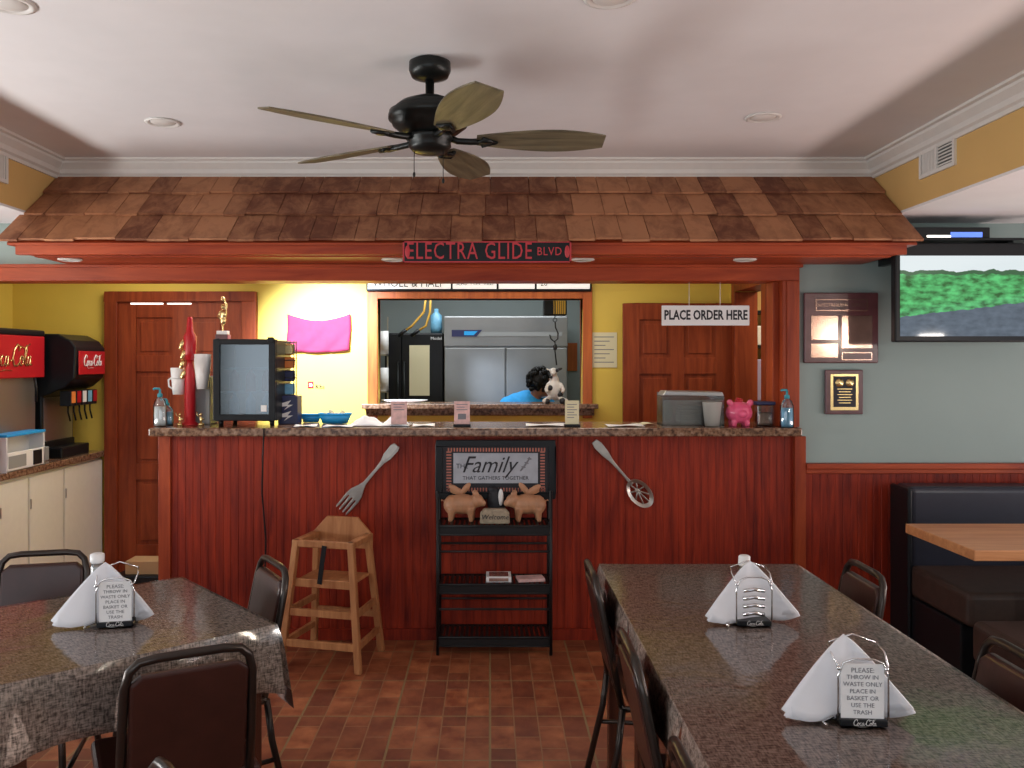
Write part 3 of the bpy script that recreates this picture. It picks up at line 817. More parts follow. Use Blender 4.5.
# cow figurine on the ledge
def cow_figure(name, label, loc, scale, rz=0, sit=True):
    t = thing(name, label, 'figurine', loc, rz)
    q = MB(); s_ = scale
    def B(c, r, rot=(0, 0, 0)): q.ball([v * s_ for v in c], [v * s_ for v in r], rot)
    B((0, 0, .38), (.22, .2, .30)); B((0, -.02, .66), (.13, .12, .14)); B((-.02, -.06, .86), (.11, .13, .12)); B((-.04, -.18, .82), (.075, .07, .06))
    B((.13, 0, .92), (.08, .02, .035), (0, R(-20), 0)); B((-.16, 0, .92), (.08, .02, .035), (0, R(20), 0))
    for x in (-.2, .2):
        q.tube([(x * .8 * s_, -.08 * s_, .55 * s_), (x * 1.2 * s_, -.2 * s_, .38 * s_), (x * 1.0 * s_, -.28 * s_, .3 * s_)], .055 * s_, 8)
        q.tube([(x * .7 * s_, -.05 * s_, .14 * s_), (x * 1.2 * s_, -.25 * s_, .1 * s_), (x * 1.4 * s_, -.38 * s_, .06 * s_)], .065 * s_, 8); B((x * 1.45, -.38, .07), (.07, .05, .08))
    q.build('body', 'cow', t, remesh=.018 * s_ / .25 * .35)
    for (c, r) in (((-.12, -.14, .42), .08), ((.15, -.10, .25), .09), ((.07, -.15, .9), .05), ((-.1, -.12, .72), .045), ((.2, -.38, .07), .09), ((-.22, -.36, .06), .08)):
        MB().ball([v * s_ for v in c], [r * s_] * 3, n=10, m=6).build('black_patch', 'ink', t)
    MB().ball((.14 * s_, -.02 * s_, .93 * s_), (.085 * s_, .025 * s_, .038 * s_), (0, R(-20), 0)).build('black_ear', 'ink', t)
    return t
cow_figure('cow_figurine', 'black and white seated cow figurine on the pass-through ledge', (.46, YB + .02, 1.206), .26)

# ================================================================== LEFT: CABINETS AND SODA MACHINES
cb = thing('base_cabinet', 'white base cabinet with flat doors along the left wall', 'cabinet', (-2.75, 4.76, 0))
MB().box(-.64, -.02, 0, 1.29, .08, .83).box(-.60, -.07, .02, 1.28, 0, .08).build('body', 'cab_white', cb)
for i, (a, b_) in enumerate(((-.0, .30), (.315, .72), (.735, 1.27))):
    d = MB().box(-.02, 0, a + .005, b_, .10, .81).build('door', 'cab_white', cb, bevel=.003)
    MB().box(0, .006, a + .008, a + .016, .62, .68).build('hinge', 'steel', d)
o = MB().box(-3.40, -2.73, 4.74, 6.05, .832, .872).build('back_counter_top', 'granite', bevel=.006); tag(o, 'brown speckled countertop on the white cabinets at left', 'countertop')

def cola_script(parent, scale, loc, rot, mat, whole=True):
    """flowing script wordmark made of stroked curves, in XZ, centred"""
    q = MB()
    def st(pts, r=.02):
        q.tube([(x * scale, 0, z * scale) for x, z in pts], r * scale * .75, 6)
    def C(ox):
        st([(ox + .33, .42), (ox + .36, .55), (ox + .26, .60), (ox + .10, .45), (ox + .02, .22), (ox + .08, .04), (ox + .22, .02), (ox + .36, .12)], .035)
    def o_(ox):
        st([(ox + .13, .30), (ox + .03, .22), (ox + .02, .08), (ox + .09, .02), (ox + .18, .10), (ox + .19, .24), (ox + .12, .30), (ox + .1, .2), (ox + .24, .22)], .026)
    def c_(ox):
        st([(ox + .16, .26), (ox + .1, .30), (ox + .02, .2), (ox + .03, .06), (ox + .1, .02), (ox + .2, .08)], .028)
    def a_(ox):
        st([(ox + .15, .28), (ox + .05, .26), (ox + .01, .12), (ox + .06, .02), (ox + .14, .10), (ox + .17, .28), (ox + .16, .06), (ox + .24, .04)], .026)
    def l_(ox):
        st([(ox + .02, .12), (ox + .14, .45), (ox + .12, .58), (ox + .05, .45), (ox + .03, .10), (ox + .10, .02), (ox + .16, .08)], .028)
    C(0); o_(.33); c_(.56); a_(.76); st([(1.02, .16), (1.10, .18)], .03); C(1.12); o_(1.46); l_(1.70); a_(1.84)
    st([(1.44, .42), (1.55, .55), (1.75, .50), (2.0, .62)], .02)
    st([(.30, .05), (.5, -.12), (.8, -.08), (1.1, -.1)], .016)
    o = q.build('lettering', mat, parent); o.location = loc; o.rotation_euler = rot
    return o

sa = thing('soda_machine', 'large steel soda and ice dispenser with a red header panel', 'soda machine', (-2.86, 4.80, .872))
# local: x is depth to the room (+X faces the aisle), y along the wall
MB().box(-.50, -.06, 0, .66, 0, .80).build('body', 'steel', sa, bevel=.008)
MB().box(-.52, .0, -.01, .67, .79, .83).build('top_cover', 'black', sa, bevel=.012)
MB().box(-.06, .0, .0, .66, .53, .79).build('header_panel', 'red', sa, bevel=.006)
cola_script(sa, .225, (.004, .03, .60), (0, 0, R(90)), 'gold')
MB().box(-.055, -.03, .06, .60, .10, .53).build('splash_panel', 'steel', sa)
MB().box(-.06, .04, .02, .64, 0, .09).build('drip_tray', 'grey_plastic', sa, bevel=.006)
MB().tube([(.01, .52, .53), (.02, .52, .46), (.02, .52, .38)], .009, 8).build('nozzle', 'black', sa)

sb = thing('soda_fountain', 'black soda fountain with a small red sign and a row of valves', 'soda fountain', (-2.78, 5.50, .872))
MB().prism([(-.50, 0), (-.12, 0), (-.12, .40), (.02, .46), (.09, .52), (.10, .72), (.06, .77), (-.02, .81), (-.50, .82)], 'Y', .0, .42).build('body', 'black', sb, bevel=.01)
MB().box(-.12, .0, .02, .40, 0, .07).box(-.13, -.10, .02, .4, .06, .11).build('drip_tray', 'black', sb, bevel=.008)
MB().box(-.122, -.118, .02, .40, .10, .40).build('splash_panel', 'steel', sb)
MB().box(.10, .108, .03, .40, .545, .70).build('sign_panel', 'red', sb, bevel=.003)
cola_script(sb, .125, (.112, .085, .60), (0, 0, R(90)), 'white')
for i in range(5):
    v = MB().box(-.02, .055, .03 + i * .076, .09 + i * .076, .34, .44).build('valve', 'black', sb, bevel=.004)
    MB().box(.055, .058, .035 + i * .076, .085 + i * .076, .36, .435).build('flavour_label', ('orange_pack', 'red', 'white', 'soap', 'red')[i], v)
    MB().tube([(.02, .06 + i * .076, .34), (.02, .06 + i * .076, .30), (.035, .06 + i * .076, .24)], .006, 6).build('lever', 'black', v)

t = thing('ice_bin', 'white plastic bin with a blue edged lid before the large soda machine', 'bin', (-2.83, 4.80, .872))
q = MB()
q.box(.0, .10, 0, .012, 0, .20).box(0, .1, .40, .412, 0, .20).box(0, .01, 0, .412, 0, .2).box(.09, .1, 0, .412, 0, .11).box(0, .1, 0, .412, 0, .01)
q.build('bin_body', 'white', t, bevel=.003)
MB().box(-.005, .105, -.004, .416, .20, .215).build('lid', 'blue', t, bevel=.003)
MB().box(.1, .103, .02, .20, .02, .09).build('front_panel', 'grey_plastic', t)
MB().box(.1, .106, .28, .37, .015, .10).build('latch_block', 'black', t)

o = MB().box(-.12, .12, -.08, .08, 0, .085).build('cardboard_box', 'cardboard', bevel=.003, loc=(-2.25, 5.6, .12)); tag(o, 'small cardboard box low in the aisle by the left door', 'box')
o = MB().box(-.18, .18, -.12, .12, 0, .12).build('black_crate', 'black', bevel=.01, loc=(-2.25, 5.6, 0)); tag(o, 'black crate on the floor under the cardboard box', 'crate')

# ================================================================== ON THE BAR
ZT = 1.15
def pump_bottle(name, label, x, y, h, liquid):
    t = thing(name, label, 'bottle', (x, y, ZT))
    MB().lathe([(0, .001), (.030, .001), (.032, .02), (.031, h * .55), (.022, h * .68), (.012, h * .72), (.012, h * .76)], n=20, sx=1.15, sy=.75).build('bottle_body', 'clear', t)
    MB().lathe([(0, .004), (.027, .004), (.028, .02), (.027, h * .5), (0, h * .5)], n=16, sx=1.12, sy=.7).build('liquid', liquid, t)
    q = MB().lathe([(.014, h * .74), (.014, h * .82), (.006, h * .84), (.006, h * .94), (0, h * .94)], n=12).tube([(0, 0, h * .95), (-.028, -.005, h * .96), (-.034, -.006, h * .93)], .006, 8)
    q.build('pump', 'teal_plastic', t); return t
pump_bottle('soap_bottle', 'clear hand soap bottle with teal pump at the left end of the bar', P(160, 0, 4.62)[0], 4.62, .215, 'white')
pump_bottle('soap_bottle', 'blue bottle right beside the clear soap bottle at the left bar end', P(167, 0, 4.70)[0], 4.70, .15, 'soap')
pump_bottle('sanitizer_bottle', 'clear bottle with blue top at the right end of the bar', P(787, 0, 4.535)[0], 4.535, .21, 'soap')
# red cup tower
t = thing('cup_tower', 'tall red pointed stand with white cups fixed on both sides', 'stand', (P(190, 0, 4.72)[0], 4.72, ZT))
MB().lathe([(.05, 0), (.045, .01), (.030, .02), (.028, .30), (.018, .34), (.018, .36)], n=16).build('column', 'red', t)
MB().lathe([(.026, .36), (.032, .40), (.036, .49), (.020, .52), (.015, .585), (.012, .60), (0, .60)], n=16).build('bottle_top', 'red', t)
q = MB()
for i in range(4): q.ball((-.03 - (i % 2) * .008, -.02, .28 + i * .055), (.014, .012, .03), (0, R(20), 0))
q.build('figure_decor', 'gold', t)
q = MB()
for i, (z, x) in enumerate(((.23, -.065), (.17, -.06))): q.lathe([(.030, 0), (.038, .085), (.035, .088), (.027, .004)], (x - .004, 0, z), 16)
q.tube([(-.09, -.01, .27), (-.115, -.012, .25), (-.112, -.012, .215), (-.09, -.01, .20)], .005, 6); q.build('cup', 'white', t)
q = MB()
for i in range(3): q.lathe([(.030, 0), (.046, .15), (.043, .15), (.027, .004)], (.070, 0, .20 + i * .022), 16)
q.build('cup', 'white', t)
for i, (px, lab) in enumerate(((180, 'small gold figurine left of the red cup stand'), (201, 'small gold figurine right of the red cup stand'))):
    q = MB().lathe([(.016, 0), (.016, .012), (.006, .018)], n=12).ball((0, 0, .035), (.009, .007, .018)).ball((0, 0, .062), .008).tube([(-.002, 0, .045), (-.02, 0, .06), (-.024, 0, .078)], .003, 6).tube([(.002, 0, .045), (.018, 0, .035)], .003, 6)
    o = q.build('gold_figurine', 'gold', loc=(P(px, 0, 4.66)[0], 4.66, ZT)); tag(o, lab, 'figurine', 'small gold figurines')
o = MB().box(-.055, .055, -.08, .08, 0, .27).build('steel_dispenser', 'grey_plastic', bevel=.006, loc=(P(205, 0, 4.85)[0], 4.85, ZT)); tag(o, 'grey metal box standing left behind the little glass door fridge', 'box')
# glass door merchandiser
mf = thing('countertop_fridge', 'small black glass-door fridge standing on the bar', 'fridge', (P(244, 0, 4.62)[0], 4.62, ZT))
q = MB().box(-.17, -.155, .03, .36, .03, .47).box(.155, .17, .03, .36, .03, .47).box(-.17, .17, .35, .36, .03, .47).box(-.17, .17, .03, .36, .03, .05).box(-.17, .17, .03, .36, .45, .47)
q.build('cabinet', 'black', mf, bevel=.004)
MB().box(-.152, .152, .335, .345, .052, .448).build('liner', 'white', mf)
q = MB()
for z in (.18, .31): q.box(-.15, .15, .06, .34, z, z + .006)
q.build('shelf', 'steel', mf)
d = MB().box(-.17, -.138, 0, .028, .03, .475).box(.138, .17, 0, .028, .03, .475).box(-.138, .138, 0, .028, .03, .065).box(-.138, .138, 0, .028, .445, .475).build('door', 'black', mf, bevel=.004)
MB().box(-.138, .138, .01, .014, .065, .445).build('glass_pane', 'glass_dark', d)
MB().box(.13, .165, -.012, 0, .455, .485).build('hinge', 'black', d, bevel=.003)
MB().box(.09, .12, .006, .0095, .08, .115).build('logo_sticker', 'white', d)
for x in (-.14, .14): MB().lathe([(.012, 0), (.014, .03)], (x, .05, 0), 10).build('foot', 'black', mf)
for x in (-.141, .141): MB().lathe([(.012, 0), (.014, .03)], (x, .31, 0), 10).build('foot', 'black', mf)
for i in range(6):
    o = MB().lathe([(0, 0), (.026, 0), (.028, .01), (.028, .085), (.02, .1), (.009, .115), (.009, .13), (0, .13)], n=14).build('drink_bottle', 'soap' if i < 3 else 'red', loc=(P(244, 0, 4.62)[0] - .09 + (i % 3) * .09, 4.75, ZT + (.05 if i < 3 else .186)))
    tag(o, ('%s drink bottle on the %s shelf inside the small fridge' % (('left', 'middle', 'right')[i % 3], 'bottom' if i < 3 else 'middle')), 'bottle', 'drinks in the small fridge')
# trophy on it
t = thing('trophy', 'gold figure trophy on top of the small black fridge', 'trophy', (P(223, 0, 4.78)[0], 4.78, ZT + .47))
MB().box(-.035, .035, -.03, .03, 0, .035).build('plinth', 'plaque', t, bevel=.003)
MB().box(-.03, .03, -.025, .025, .035, .055).build('marble_block', 'white', t, bevel=.003)
q = MB().tube([(0, 0, .05), (-.004, 0, .10)], .006, 8).ball((0, 0, .115), (.018, .014, .03)).ball((.003, 0, .15), (.02, .015, .028)).ball((0, 0, .19), (.013, .013, .016)).tube([(-.014, 0, .165), (-.028, 0, .14), (-.018, -.01, .125)], .006, 6).tube([(.016, 0, .165), (.022, 0, .20), (.008, 0, .225)], .006, 6).ball((0, 0, .235), .014)
q.build('figure', 'gold', t, remesh=.004)
# snack rack
t = thing('snack_rack', 'narrow wire rack of coloured snack packets right of the small fridge', 'rack', (P(286, 0, 4.86)[0], 4.86, ZT + .16))
q = MB()
for x in (-.052, .052):
    for y in (-.03, .03): q.tube([(x, y, 0), (x, y, .31)], .003, 6)
for z in (0, .1, .2, .3):
    q.tube([(-.052, -.03, z), (.052, -.03, z), (.052, .03, z), (-.052, .03, z)], .003, 6, closed=True)
q.build('wire_frame', 'black_metal', t)
for i, c in enumerate(('soap', 'navybox', 'orange_pack', 'gold')):
    MB().box(-.048, .048, -.026, .026, .005 + .075 * i, .068 + .075 * i).build('packet', c, t, bevel=.008)
t = thing('navy_carton', 'dark navy carton with white zigzag marks beside the small fridge', 'carton', (P(288, 0, 4.78)[0], 4.82, ZT))
MB().box(-.055, .055, -.05, .07, 0, .159).build('box_body', 'navybox', t, bevel=.004)
q = MB()
for z in (.03, .09):
    q.prism([(-.03, z + .03), (.02, z + .045), (0, z + .02), (.03, z + .02), (-.02, z - .01), (.0, z + .012), (-.03, z + .01)], 'Y', -.052, -.05)
q.build('zigzag_mark', 'white', t)
# baskets
def basket(name, label, x, y, w, h, mat):
    t = thing(name, label, 'basket', (x, y, ZT))
    q = MB().lathe([(0, .002), (w * .75, .002), (w, h), (w * .96, h), (w * .72, .006), (0, .006)], n=28, sy=.6); q.build('bowl', mat, t)
    q = MB().tube([(w * math.cos(a), .6 * w * math.sin(a), h) for a in [2 * PI * i / 24 for i in range(24)]], .005, 6, closed=True)
    q.build('rim', mat, t); return t
basket('blue_basket', 'blue plastic basket behind the papers on the bar', P(335, 0, 4.84)[0], 4.84, .095, .055, 'blue')
basket('blue_basket', 'smaller blue basket nearest the navy carton', P(311, 0, 4.93)[0], 4.93, .06, .045, 'blue')
q = MB()
for i in range(9): q.ball((random.uniform(-.05, .05), random.uniform(-.03, .03), .035 + random.uniform(0, .025)), (.018, .014, .012), (0, random.random(), random.random()), n=8, m=6)
o = q.build('candy', 'cream', loc=(P(335, 0, 4.84)[0], 4.84, ZT + .008)); tag(o, 'pale wrapped sweets heaped in the blue basket', 'candy', kind='stuff')
o = MB().box(-.05, .05, -.04, .04, 0, .09).build('cream_packet', 'cream', bevel=.01, loc=(P(303, 0, 4.95)[0] - .08, 4.94, ZT)); tag(o, 'cream coloured packet behind the navy carton', 'packet')
# papers
def paper(x, y, w, d, rz, lab, mat='paper', z=0):
    mb = MB().grid(lambda u, v: ((u - .5) * w, (v - .5) * d, .004 + .006 * math.sin(u * 3 + v * 2) ** 2), 8, 6)
    o = mb.build('paper_sheet', mat, solid=.0012, loc=(x, y, ZT + z)); o.rotation_euler = (0, 0, rz); tag(o, lab, 'paper')
paper(P(306, 0, 4.6)[0], 4.60, .12, .12, .1, 'white folded sheet on the bar just right of the small fridge')
paper(P(340, 0, 4.6)[0], 4.58, .16, .10, -.1, 'white sheet on the bar before the blue basket')
for i, (px, w, lab) in enumerate(((367, .19, 'crumpled white paper heap on the bar left of the pink card'), (396, .16, 'crumpled white paper heap under the pink card'))):
    mb = MB().grid(lambda u, v: ((u - .5) * w, (v - .5) * .16, .003 + .045 * max(0, math.sin(PI * u) * math.sin(PI * v)) * (1 + .3 * math.sin(u * 11 + i) * math.cos(v * 9))), 16, 12)
    o = mb.build('crumpled_paper', 'paper', solid=.002, loc=(P(px, 0, 4.68)[0], 4.68, ZT)); tag(o, lab, 'paper')
paper(P(424, 0, 4.65)[0], 4.64, .12, .14, .05, 'white sheet on the bar between the pink card and the middle card stand')
paper(P(546, 0, 4.65)[0], 4.66, .22, .14, -.03, 'wide white sheet on the bar left of the right card stand')
paper(P(625, 0, 4.6)[0], 4.62, .2, .12, .06, 'white sheet on the bar left of the grey container')
paper(P(648, 0, 4.62)[0], 4.74, .1, .1, .5, 'cream slip on the bar close to the grey container', 'cream')
# card stands
for i, (px, w, h, mat, lab) in enumerate(((399, .085, .125, 'pinkpaper', 'pink printed card standing on the bar at the left'), (462, .085, .125, 'pinkpaper', 'card stand with a pale card in the middle of the bar'), (572, .075, .13, 'cream', 'cream card stand at the right of the pass-through'))):
    t = thing('card_stand', lab, 'card stand', (P(px, 0, 4.60)[0], 4.60, ZT))
    MB().box(-w / 2 - .005, w / 2 + .005, -.025, .025, 0, .014).build('base', 'black' if i else 'clear', t, bevel=.003)
    MB().box(-w / 2, w / 2, -.002, .002, .012, .012 + h).build('card', mat, t)
    q = MB()
    if i == 1: q.box(-.022, .022, -.003, -.002, .04, .07)
    for j in range(3 if i < 2 else 6): q.box(-w * .35, w * .35 - (j % 2) * .015, -.003, -.002, .118 - j * .014, .122 - j * .014)
    q.build('print', 'greyink', t)
# right group
t = thing('napkin_caddy', 'grey translucent container of folded napkins near the right of the bar', 'container', (P(690, 0, 4.76)[0], 4.76, ZT))
MB().box(-.17, .17, -.08, -.076, 0, .14).box(-.17, .17, .076, .08, 0, .18).box(-.17, -.166, -.08, .08, 0, .16).box(.166, .17, -.08, .08, 0, .16).box(-.17, .17, -.08, .08, 0, .006).build('bin', 'clear_grey', t)
MB().prism([(-.17, .165), (-.15, .19), (.16, .185), (.17, .16)], 'Y', -.08, .08).build('cover', 'steel', t, bevel=.004)
q = MB()
for i in range(7): q.box(-.07 + i * .001, .14, -.06, .06, .012 + i * .014, .022 + i * .014)
q.build('napkin_stack', 'grey_plastic', t)
o = MB().ball((-.13, 0, .075), (.03, .06, .065)).build('green_bag', plain('green_bag_mat', (.08, .13, .07), .4), loc=(P(690, 0, 4.76)[0], 4.76, ZT)); tag(o, 'dark green bag at the left inside the grey container', 'bag')
o = MB().lathe([(0, .002), (.038, .002), (.052, .13), (.055, .132), (.05, .132), (.036, .006), (0, .006)], n=28).build('plastic_tub', plain('frosted_tub', (.50, .50, .46), .4), loc=(P(713, 0, 4.60)[0], 4.62, ZT)); tag(o, 'pale plastic tub standing left of the pink piggy bank', 'cup')
t = thing('piggy_bank', 'glossy pink piggy bank on the bar', 'piggy bank', (P(739, 0, 4.64)[0], 4.64, ZT))
q = MB().ball((0, 0, .075), (.074, .07, .062)).ball((-.055, -.02, .128), (.018, .012, .02), (0, R(-25), 0)).ball((.055, -.02, .128), (.018, .012, .02), (0, R(25), 0)).ball((0, -.065, .07), (.026, .018, .02))
for x in (-.035, .035):
    for y in (-.03, .03): q.lathe([(.014, .0), (.017, .03)], (x, y, 0), 10)
q.build('body', 'pink_glaze', t, remesh=.004)
MB().ball((0, 0, .14), (.022, .014, .014)).ball((-.01, -.01, .15), .008).build('bow', 'red', t)
t = thing('tip_jar', 'square clear jar with blue lid and coins next to the piggy bank', 'jar', (P(764, 0, 4.66)[0], 4.66, ZT))
MB().box(-.05, .05, -.04, .04, 0, .115).build('jar_body', 'clear', t, bevel=.008)
MB().box(-.042, .042, -.032, .032, .006, .075).build('coins', 'brass_plate', t, bevel=.01)
MB().box(-.052, .052, -.042, .042, .115, .135).build('lid', 'navybox', t, bevel=.006)

# ================================================================== ON THE COUNTER FRONT
def oriented(base, tip):
    b = Vector(base); d = Vector(tip) - b; return math.atan2(d.z, d.x), d.length
# fork: from handle end to tines
ang, L_ = oriented(P(397, 445, 4.58), P(341, 511, 4.58))
t = thing('wall_fork', 'giant pewter fork hung on the red panelling', 'wall decor', P(397, 445, 4.585))
def hang(q, name, mat, par):
    o = q.build(name, mat, par, bevel=.002); o.rotation_euler = (0, -ang, 0); return o
q = MB()
hp = [(0, .018), (.02, .026), (.08, .024), (.12, .012), (.17, .008), (.27, .010), (.30, .02), (.34, .038), (.375, .042)]
hp = [(a * L_ / .47, b) for a, b in hp]
q.prism([(a, b) for a, b in hp] + [(a, -b) for a, b in hp[::-1]], 'Y', -.012, 0)
e = hp[-1][0]
for i in range(4):
    z = -.034 + i * .0227
    q.prism([(e - .005, z - .008), (e - .005, z + .008), (L_ - .01, z + .005), (L_, z), (L_ - .01, z - .005)], 'Y', -.012, -.002)
hang(q, 'fork_body', 'pewter', t)
q = MB().prism([(a * .9, b * .6) for a, b in hp[:5]] + [(a * .9, -b * .6) for a, b in hp[:5][::-1]], 'Y', -.015, -.011); hang(q, 'handle_relief', 'pewter', t)
ang, L_ = oriented(P(594, 441, 4.58), P(650, 505, 4.58))
t = thing('wall_spoon', 'giant pewter slotted spoon hung on the red panelling', 'wall decor', P(594, 441, 4.585))
q = MB(); hp = [(0, .016), (.03, .024), (.09, .020), (.14, .010), (.2, .007), (.29, .008), (.31, .012)]
q.prism([(a, b) for a, b in hp] + [(a, -b) for a, b in hp[::-1]], 'Y', -.012, 0); hang(q, 'handle', 'pewter', t)
cx = L_ - .085
q = MB()
N_ = 40
ro = [(cx + .088 * math.cos(2 * PI * i / N_), .058 * math.sin(2 * PI * i / N_)) for i in range(N_)]
ri = [(cx + .066 * math.cos(2 * PI * i / N_), .040 * math.sin(2 * PI * i / N_)) for i in range(N_)]
vs = [(x, -.02, z) for x, z in ro] + [(x, -.008, z) for x, z in ri] + [(x, .0, z) for x, z in ro]
q.add(vs, [(i, (i + 1) % N_, N_ + (i + 1) % N_, N_ + i) for i in range(N_)] + [(i, 2 * N_ + i, 2 * N_ + (i + 1) % N_, (i + 1) % N_) for i in range(N_)] , True)
for i in range(8):
    a = 2 * PI * i / 8 + .2
    q.tube([(cx - .02, -.008, 0), (cx + .064 * math.cos(a), -.009, .040 * math.sin(a))], .0045, 6)
q.ball((cx - .02, -.009, 0), (.016, .004, .012)); hang(q, 'slotted_bowl', 'pewter', t)
# dangling power cord
pts = [(-1.195, 4.495, 1.15), (-1.20, 4.49, 1.0), (-1.215, 4.53, .80), (-1.20, 4.55, .55), (-1.21, 4.56, .25), (-1.19, 4.55, .01)]
o = MB().tube([(x + 1.195, y - 4.495, z - 1.15) for x, y, z in pts], .0045, 6).build('power_cord', 'black', loc=(-1.195, 4.495, 1.15)); tag(o, 'thin black power cord hanging from the bar down the red panelling', 'cord')

# metal rack
X0, X1, Y0, Y1 = -.268, .312, 4.35, 4.56
rk = thing('metal_rack', 'black wrought iron three-shelf rack standing before the counter', 'rack', ((X0 + X1) / 2, Y0, 0))
cx = (X0 + X1) / 2; hw_ = (X1 - X0) / 2
for x in (-hw_, hw_):
    for y in (.0, .2):
        MB().tube([(x, y, 0), (x, y, 1.02 if y else .84)], .008, 8).build('post', 'black_metal', rk)
for z in (.66, .36, .09):
    q = MB()
    q.tube([(-hw_, 0, z), (hw_, 0, z), (hw_, .2, z), (-hw_, .2, z)], .007, 6, closed=True)
    q.tube([(-hw_, 0, z - .045), (hw_, 0, z - .045)], .005, 6)
    q.box(-hw_, hw_, -.001, .003, z - .04, z)
    for i in range(22): q.box(-hw_ + .01 + i * .026, -hw_ + .026 + i * .026, 0, .2, z - .002, z + .003)
    q.build('shelf', 'black_metal', rk)
for z in (.53, .235):
    MB().tube([(-hw_, .0, z), (hw_, 0, z)], .006, 6).tube([(-hw_, .2, z), (hw_, .2, z)], .006, 6).build('cross_bar', 'black_metal', rk)
MB().tube([(-hw_, .2, 1.02), (hw_, .2, 1.02)], .008, 6).build('top_bar', 'black_metal', rk)
# sign
fs = thing('family_sign', 'black framed grey sign with script lettering on the rack', 'sign', (.03, 4.535, .77))
q = MB(); w2 = .318; h2 = .315
q.box(-w2, w2, -.02, 0, 0, .035).box(-w2, w2, -.02, 0, h2 - .035, h2).box(-w2, -w2 + .035, -.02, 0, .035, h2 - .035).box(w2 - .035, w2, -.02, 0, .035, h2 - .035)
q.build('frame', 'black', fs, bevel=.004)
MB().box(-w2 + .03, w2 - .03, -.008, -.001, .03, h2 - .03).build('backing', 'ink', fs)
q = MB()
for i in range(34): 
    x = -.255 + i * .0155; q.box(x, x + .008, -.0105, -.008, h2 - .062, h2 - .042); q.box(x, x + .008, -.0105, -.008, .04, .06)
for i in range(14):
    z = .045 + i * .0155
    q.box(-.262, -.236, -.0105, -.008, z, z + .008); q.box(.238, .262, -.0105, -.008, z, z + .008)
q.build('striped_border', 'stripe', fs)
MB().box(-.225, .225, -.012, -.008, .085, .245).build('sign_face', 'signgrey', fs)
text('lettering', 'Family', .125, (-.04, -.0125, .18), 'ink', fs, shear=.4, wx=.9, ext=.0005)
text('lettering', 'THE', .036, (-.178, -.0125, .175), 'ink', fs, ext=.0005)
text('lettering', 'THAT GATHERS TOGETHER', .028, (0, -.0125, .112), 'ink', fs, ext=.0005)
q = MB().tube([(.13, -.0125, .15), (.16, -.0125, .18), (.18, -.0125, .225)], .002, 5)
for i in range(6): q.ball((.14 + .008 * i, -.0125, .16 + .011 * i), (.012, .001, .005), (0, R(-50 + 60 * (i % 2)), 0), n=8, m=5)
q.build('leaf_drawing', 'greyink', fs)
# pigs
def pig(label, x, flip):
    t = thing('pig_figurine', label, 'figurine', (x, 4.46, .664), 0, None); t.scale = (.87, .87, .87)
    q = MB(); f = flip
    q.ball((0, 0, .105), (.095, .06, .062)); q.ball((.085 * f, -.005, .125), (.045, .042, .042)); q.ball((.122 * f, -.01, .112), (.022, .022, .022))
    q.ball((-.06 * f, 0, .10), (.055, .055, .06)); q.ball((.075 * f, .02, .17), (.018, .008, .02)); q.ball((.085 * f, -.035, .168), (.018, .008, .02))
    for (xx, yy) in ((-.065, -.03), (-.06, .03), (.05, -.03), (.055, .03)):
        q.tube([(xx * f, yy, .08), (xx * f * 1.05, yy, .03), (xx * f * 1.1, yy, .004)], .016, 8, rs=[.028, .017, .014])
    q.tube([(-.11 * f, 0, .12), (-.125 * f, 0, .135), (-.13 * f, 0, .12)], .004, 6)
    q.build('body', 'pig', t, remesh=.005)
    w = MB()
    w.ball((-.04 * f, .03, .185), (.055, .010, .022), (0, R(35 * f), 0)).ball((-.03 * f, .035, .17), (.05, .010, .018), (0, R(10 * f), 0)).ball((.02 * f, .03, .195), (.045, .010, .02), (0, R(-50 * f), 0)); w.build('wings', 'pig', t, remesh=.005)
pig('tan pig figurine at the left on the rack, snout toward the middle', -.145, 1)
pig('tan pig figurine at the right on the rack, snout toward the middle', .195, -1)
t = thing('small_cow_head', 'black and white figurine between the two pigs on the rack', 'figurine', (.035, 4.50, .664))
q = MB().ball((0, 0, .10), (.055, .035, .07)).ball((-.02, 0, .16), (.03, .025, .02)); q.box(-.04, .04, -.02, .02, 0, .06); q.build('body', 'ink', t, remesh=.006)
MB().ball((.022, -.03, .125), (.014, .012, .045)).build('blaze', 'white', t)
t = thing('welcome_stone', 'small domed stone reading welcome between the pigs', 'stone', (.025, 4.405, .664))
MB().prism([(-.078, 0), (.078, 0), (.075, .055), (.055, .078), (-.055, .078), (-.075, .055)], 'Y', -.025, .02).build('stone_body', 'stone', t, bevel=.008)
text('lettering', 'Welcome', .036, (0, -.026, .036), 'ink', t, ext=.0005, shear=.2)
t = thing('brochure_stack', 'white bordered brochure stack on the middle rack shelf', 'brochures', (.045, 4.44, .364))
MB().box(-.065, .065, -.06, .06, 0, .028).build('sheets', 'paper', t, bevel=.002)
MB().box(-.05, .05, -.045, .045, .028, .029).box(-.05, .05, -.061, -.06, .005, .022).build('cover_picture', 'brass_plate', t)
o = MB().box(-.07, .07, -.045, .045, 0, .016).build('magazine', 'pinkpaper', bevel=.002, loc=(.21, 4.43, .364)); o.rotation_euler = (0, 0, .15); tag(o, 'pink and dark magazine right of the brochures on the middle rack shelf', 'magazine')

